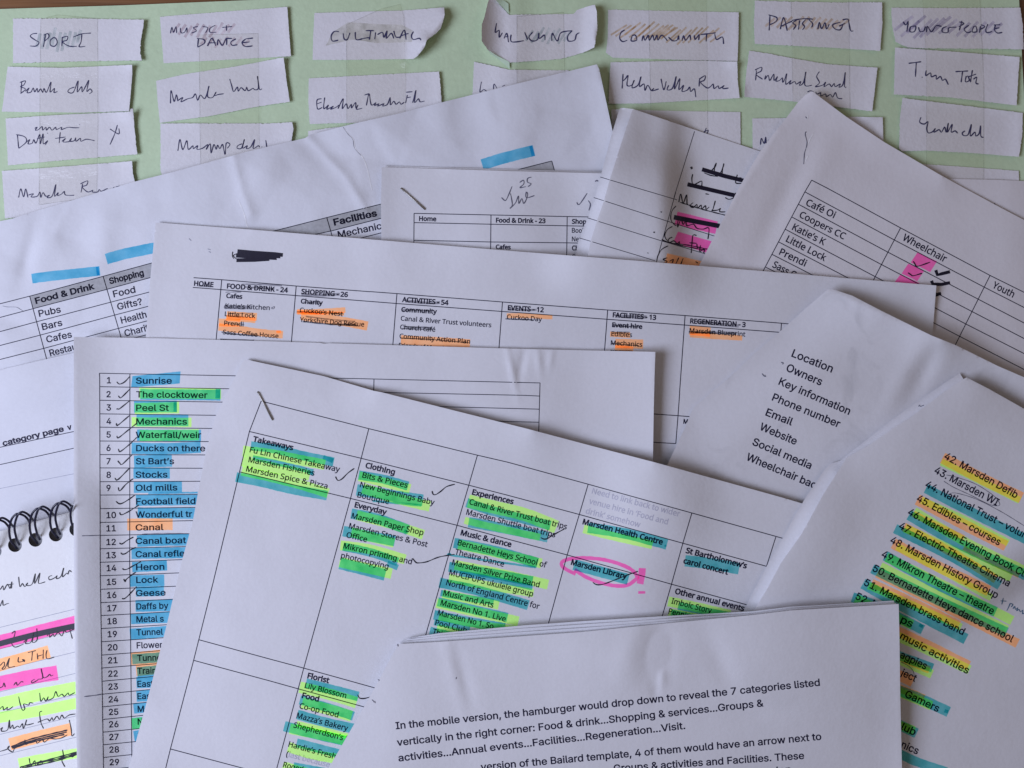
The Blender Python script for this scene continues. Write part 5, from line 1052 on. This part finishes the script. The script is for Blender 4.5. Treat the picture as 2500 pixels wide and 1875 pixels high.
# ---- numbered document on the right
d11 = empty('stapled_document', 'stapled document listing 42. Marsden Defib in coloured highlighting, its left edge curling up', 'document', (2250, 1500))
E11 = P('C3', [(1690, 22), (1560, 110), (1400, 230), (1270, 330), (1140, 410), (940, 550), (755, 655), (740, 675), (560, 960), (390, 1270), (220, 1510), (120, 1700), (8, 1885), (-60, 2040)])
B11 = P('C3', [(1670, -30), (1560, 40), (1400, 150), (1250, 255), (1100, 362), (940, 490), (780, 612), (700, 680), (620, 705), (580, 745), (500, 862), (420, 980), (330, 1130), (250, 1280), (150, 1450), (60, 1620), (-20, 1770), (-110, 1960)])
L11 = [(E11[0], E11[4]), (E11[4], E11[6]), (E11[7], E11[9]), (E11[9], E11[10])]
s11b = Sheet('page', B11 + X((1990, 1700), (2600, 1300), (2600, 1080), (2380, 950)) + P('C3', [(1700, 20)]), M['paper'], d11, seed=66, undul=0, gap=.5, sigma=13,
             lifts=[(B11, 3.6, 62, 'r')])
s11 = Sheet('page', P('C3', [(1725, 5)]) + E11 + X((1990, 1960), (2640, 1960), (2640, 1070), (2500, 998)) + P('C3', [(1900, 95)]), M['paper'], d11, seed=67, undul=.5, gap=.3, sigma=6,
            lifts=[(E11, .5, 120, 'q')] + [(P('C3', [(1725, 5)])[0], (2640, 1070), .9, 60)])
strokes(s11b, 'C3', [[(1335, 240), (1345, 228), (1350, 240), (1380, 228)]], 7, 'pencil', 'ink_mark')
for a in [(1538, 660, 2123, 985, '42. Marsden Defib'), (1458, 775, 1968, 1046, '43. Marsden WI'), (1315, 1002, 1985, 1368, '45. Edibles – courses'), (1170, 1225, 2062, 1700, '47. Electric Theatre Cinema'), (1100, 1340, 1965, 1797, '48. Marsden History Group'),
          (1030, 1455, 1932, 1927, '49. Mikron Theatre – theatre'), (958, 1570, 2090, 2152, '50. Bernadette Heys dance school'), (888, 1685, 1693, 2093, '51. Marsden brass band'), (1180, 2118, 1730, 2408, 'music activities')]:
    text(s11, 'C3', *a[:4], 60, a[4], 'A')
for a in [(1385, 890, 2190, 1308, '44. National Trust – volunte'), (1243, 1113, 2200, 1630, '46. Marsden Evening Book Club'), (820, 1798, 1000, 1880, '52. M')]:
    text(s11, 'C3', *a[:4], 60, a[4], 'A', fit=False, wf=.96)
for a in [(1185, 478, 1277, 520, 'ps'), (1180, 762, 1390, 862, 'agpies'), (1186, 905, 1306, 962, 'ject'), (1220, 1080, 1490, 1207, 'Gamers'), (1190, 1345, 1300, 1397, 'lub'), (1190, 1490, 1324, 1550, 'nics')]:
    text(s11, 'D3', *a[:4], 60, a[4], 'A')
for c, w, p in [('O', 92, [(1530, 657), (1850, 825), (2170, 980)]), ('Y', 58, [(1520, 690), (1850, 850), (2155, 1000)]), ('C', 85, [(1395, 905), (1800, 1115), (2300, 1362)]), ('O', 88, [(1325, 995), (1700, 1195), (2045, 1370)]), ('Y', 60, [(1360, 1000), (1700, 1155), (2062, 1345)]),
                ('C', 92, [(1258, 1120), (1700, 1370), (2300, 1650)]), ('Y', 75, [(1300, 1090), (1700, 1330), (2300, 1620)]), ('O', 55, [(1290, 1110), (1700, 1310)]), ('O', 40, [(1700, 1385), (1900, 1490), (2150, 1610)]), ('C', 85, [(1145, 1230), (1600, 1455), (1995, 1690)]), ('O', 72, [(1215, 1215), (1600, 1420), (1965, 1640)]), ('Y', 72, [(1225, 1225), (1600, 1400), (2085, 1630)]),
                ('O', 88, [(1130, 1350), (1500, 1540), (1905, 1735)]), ('Y', 60, [(1160, 1375), (1500, 1555), (1925, 1790)]), ('C', 88, [(1065, 1450), (1500, 1690), (1960, 1905)]), ('Y', 78, [(1075, 1462), (1600, 1720), (2095, 1975)]), ('C', 84, [(960, 1555), (1500, 1815), (2050, 2070)]), ('O', 76, [(1000, 1590), (1500, 1840), (2138, 2160)]), ('Y', 60, [(1030, 1530), (1500, 1765), (2055, 2045)]),
                ('C', 95, [(885, 1675), (1250, 1880), (1720, 2125)]), ('O', 68, [(955, 1670), (1300, 1830), (1665, 2010)]), ('Y', 62, [(930, 1690), (1300, 1855), (1680, 2030)]), ('C', 88, [(800, 1785), (1000, 1860), (1370, 2050)]), ('Y', 78, [(825, 1795), (1000, 1880), (1285, 2010)])]: hl(s11, 'C3', c, w, p, parent=s11.obj)
for c, w, p in [('O', 80, [(1100, 520), (1400, 660), (1742, 832)]), ('Y', 78, [(1100, 560), (1400, 700), (1748, 865)]), ('C', 80, [(1100, 720), (1450, 850)]), ('Y', 75, [(1100, 745), (1445, 900)]), ('O', 62, [(1100, 725), (1425, 865)]), ('O', 84, [(1100, 870), (1290, 962)]), ('C', 92, [(1100, 1000), (1350, 1100), (1580, 1205)]), ('Y', 76, [(1100, 1010), (1440, 1155)]), ('O', 64, [(1100, 980), (1380, 1095)]),
                ('C', 88, [(1100, 1270), (1320, 1378)]), ('Y', 74, [(1100, 1280), (1302, 1360)]), ('O', 60, [(1100, 1270), (1270, 1345)]), ('C', 80, [(1100, 1500), (1300, 1600), (1560, 1690)]), ('C', 30, [(1545, 1195), (1575, 1205)]), ('C', 28, [(1340, 500), (1370, 515)])]: hl(s11, 'D3', c, w, p, parent=s11.obj)
strokes(s11, 'C3', [[(1540, 845), (1620, 895), (1760, 960), (1900, 1030), (1980, 1045), (1990, 1020), (1940, 960), (1800, 870), (1650, 815), (1560, 795)], [(1580, 950), (1640, 942), (1800, 990), (2000, 1090), (2220, 1225)]], 4.5, 'pencil', 'pencil_ring')
strokes(s11, 'D3', [[(2022, 282), (2010, 335)], [(2000, 305), (2048, 308)], [(2078, 325), (2068, 350), (2050, 385)], [(2075, 325), (2100, 335), (2085, 355)], [(2100, 370), (2115, 350), (2120, 375), (2140, 360), (2130, 385), (2150, 375), (2160, 395), (2180, 380), (2178, 410), (2200, 400)]], 8, 'pen_blue', 'pen_note')
strokes(s11, 'D3', [[(1195, 800), (1250, 830), (1290, 870), (1302, 915)]], 4.5, 'pencil', 'pencil_ring')

# ---- document at the bottom with the mobile version text
d12 = empty('stapled_document', 'thick stapled document whose text begins In the mobile version, topmost of the pile', 'document', (1500, 1750))
Lft = P('D1', [(1165, 655), (1150, 690), (1010, 950), (900, 1150), (640, 1600), (560, 1760)]); 
tops = [[(1250, 607), (1500, 567), (2190, 503), (2657, 470), (3297, 430), (4037, 390), (4348, 352), (5183, 303), (5190, 330)], [(1240, 618), (1500, 585), (2190, 527), (2657, 496), (3297, 452), (4037, 408), (4348, 366), (5186, 316), (5200, 345)], [(1228, 632), (1500, 606), (2190, 556), (2657, 524), (3297, 474), (4037, 420), (4348, 384), (5200, 322), (5212, 350)]]
for k, tp in enumerate(tops):
    pts = P('D1', [(1166 + k * 2, 648)] + tp) + X((2200 - 2 + k, 1960), (800, 1960)) + Lft[::-1][:-1]
    Sheet('page', pts, M['paper_cool'], d12, seed=70 + k, undul=.25 if k == 0 else 0.03, gap=(.7, .28, .28)[k], sigma=9, lifts=[(Lft[0], (812, 1875), 2.6 if k == 0 else .0, 90, 'r')])
s12 = Sheet('page', P('D1', [(1165, 655), (1500, 637), (2190, 590), (2657, 557), (3297, 492), (4037, 420), (4348, 383), (5223, 330)]) + X((2196, 1560), (2198, 1700), (2202, 1875), (2204, 1960), (785, 1960)) + Lft[::-1][:-1], M['paper'], d12, seed=75, undul=.5, gap=.3, sigma=9,
            lifts=[((980, 1580), (960, 1960), 0.9, 160, 'l'), ((1100, 1562), (2190, 1470), .7, 50), ((2196, 1480), (2202, 1960), .9, 70)],
            bumps=[(1605, 1595, -1.1, 30, 60, 8), (1540, 1590, .7, 26, 60, 20), (1615, 1655, .7, 9, 16, 0), (1600, 1670, -.6, 7, 22, 0), (1760, 1620, -.7, 20, 55, -25), (1130, 1650, -.5, 12, 55, -15), (1110, 1640, .5, 14, 60, -15), (1850, 1740, -.4, 50, 22, 0)])
text(s12, 'D1', 1150, 1345, 4586, 992, 58, 'In the mobile version, the hamburger would drop down to reveal the 7 categories listed', 'A')
text(s12, 'D1', 1160, 1480, 4130, 1159, 58, 'vertically in the right corner: Food & drink...Shopping & services...Groups &', 'A')
text(s12, 'D1', 1172, 1606, 3495, 1342, 58, 'activities...Annual events...Facilities...Regeneration...Visit.', 'A')
text(s12, 'D1', 1838, 1679, 4598, 1430, 58, 'version of the Bailard template, 4 of them would have an arrow next to', 'A')
text(s12, 'D1', 2915, 1690, 4458, 1585, 58, 'Groups & activities and Facilities. These', 'A')
text(s12, 'D1', 4188, 1712, 4352, 1697, 58, 'sion', 'A')
strokes(s12, 'D1', [[(1003, 940), (1016, 948), (1006, 955)], [(955, 1105), (968, 1118), (975, 1130)], [(978, 1115), (985, 1135)], [(1640, 922), (1636, 940)]], 6, 'pencil', 'staple_scar')
strokes(s12, 'D1', [[(1163, 655), (1168, 675)]], 9, 'pencil', 'torn_edge')
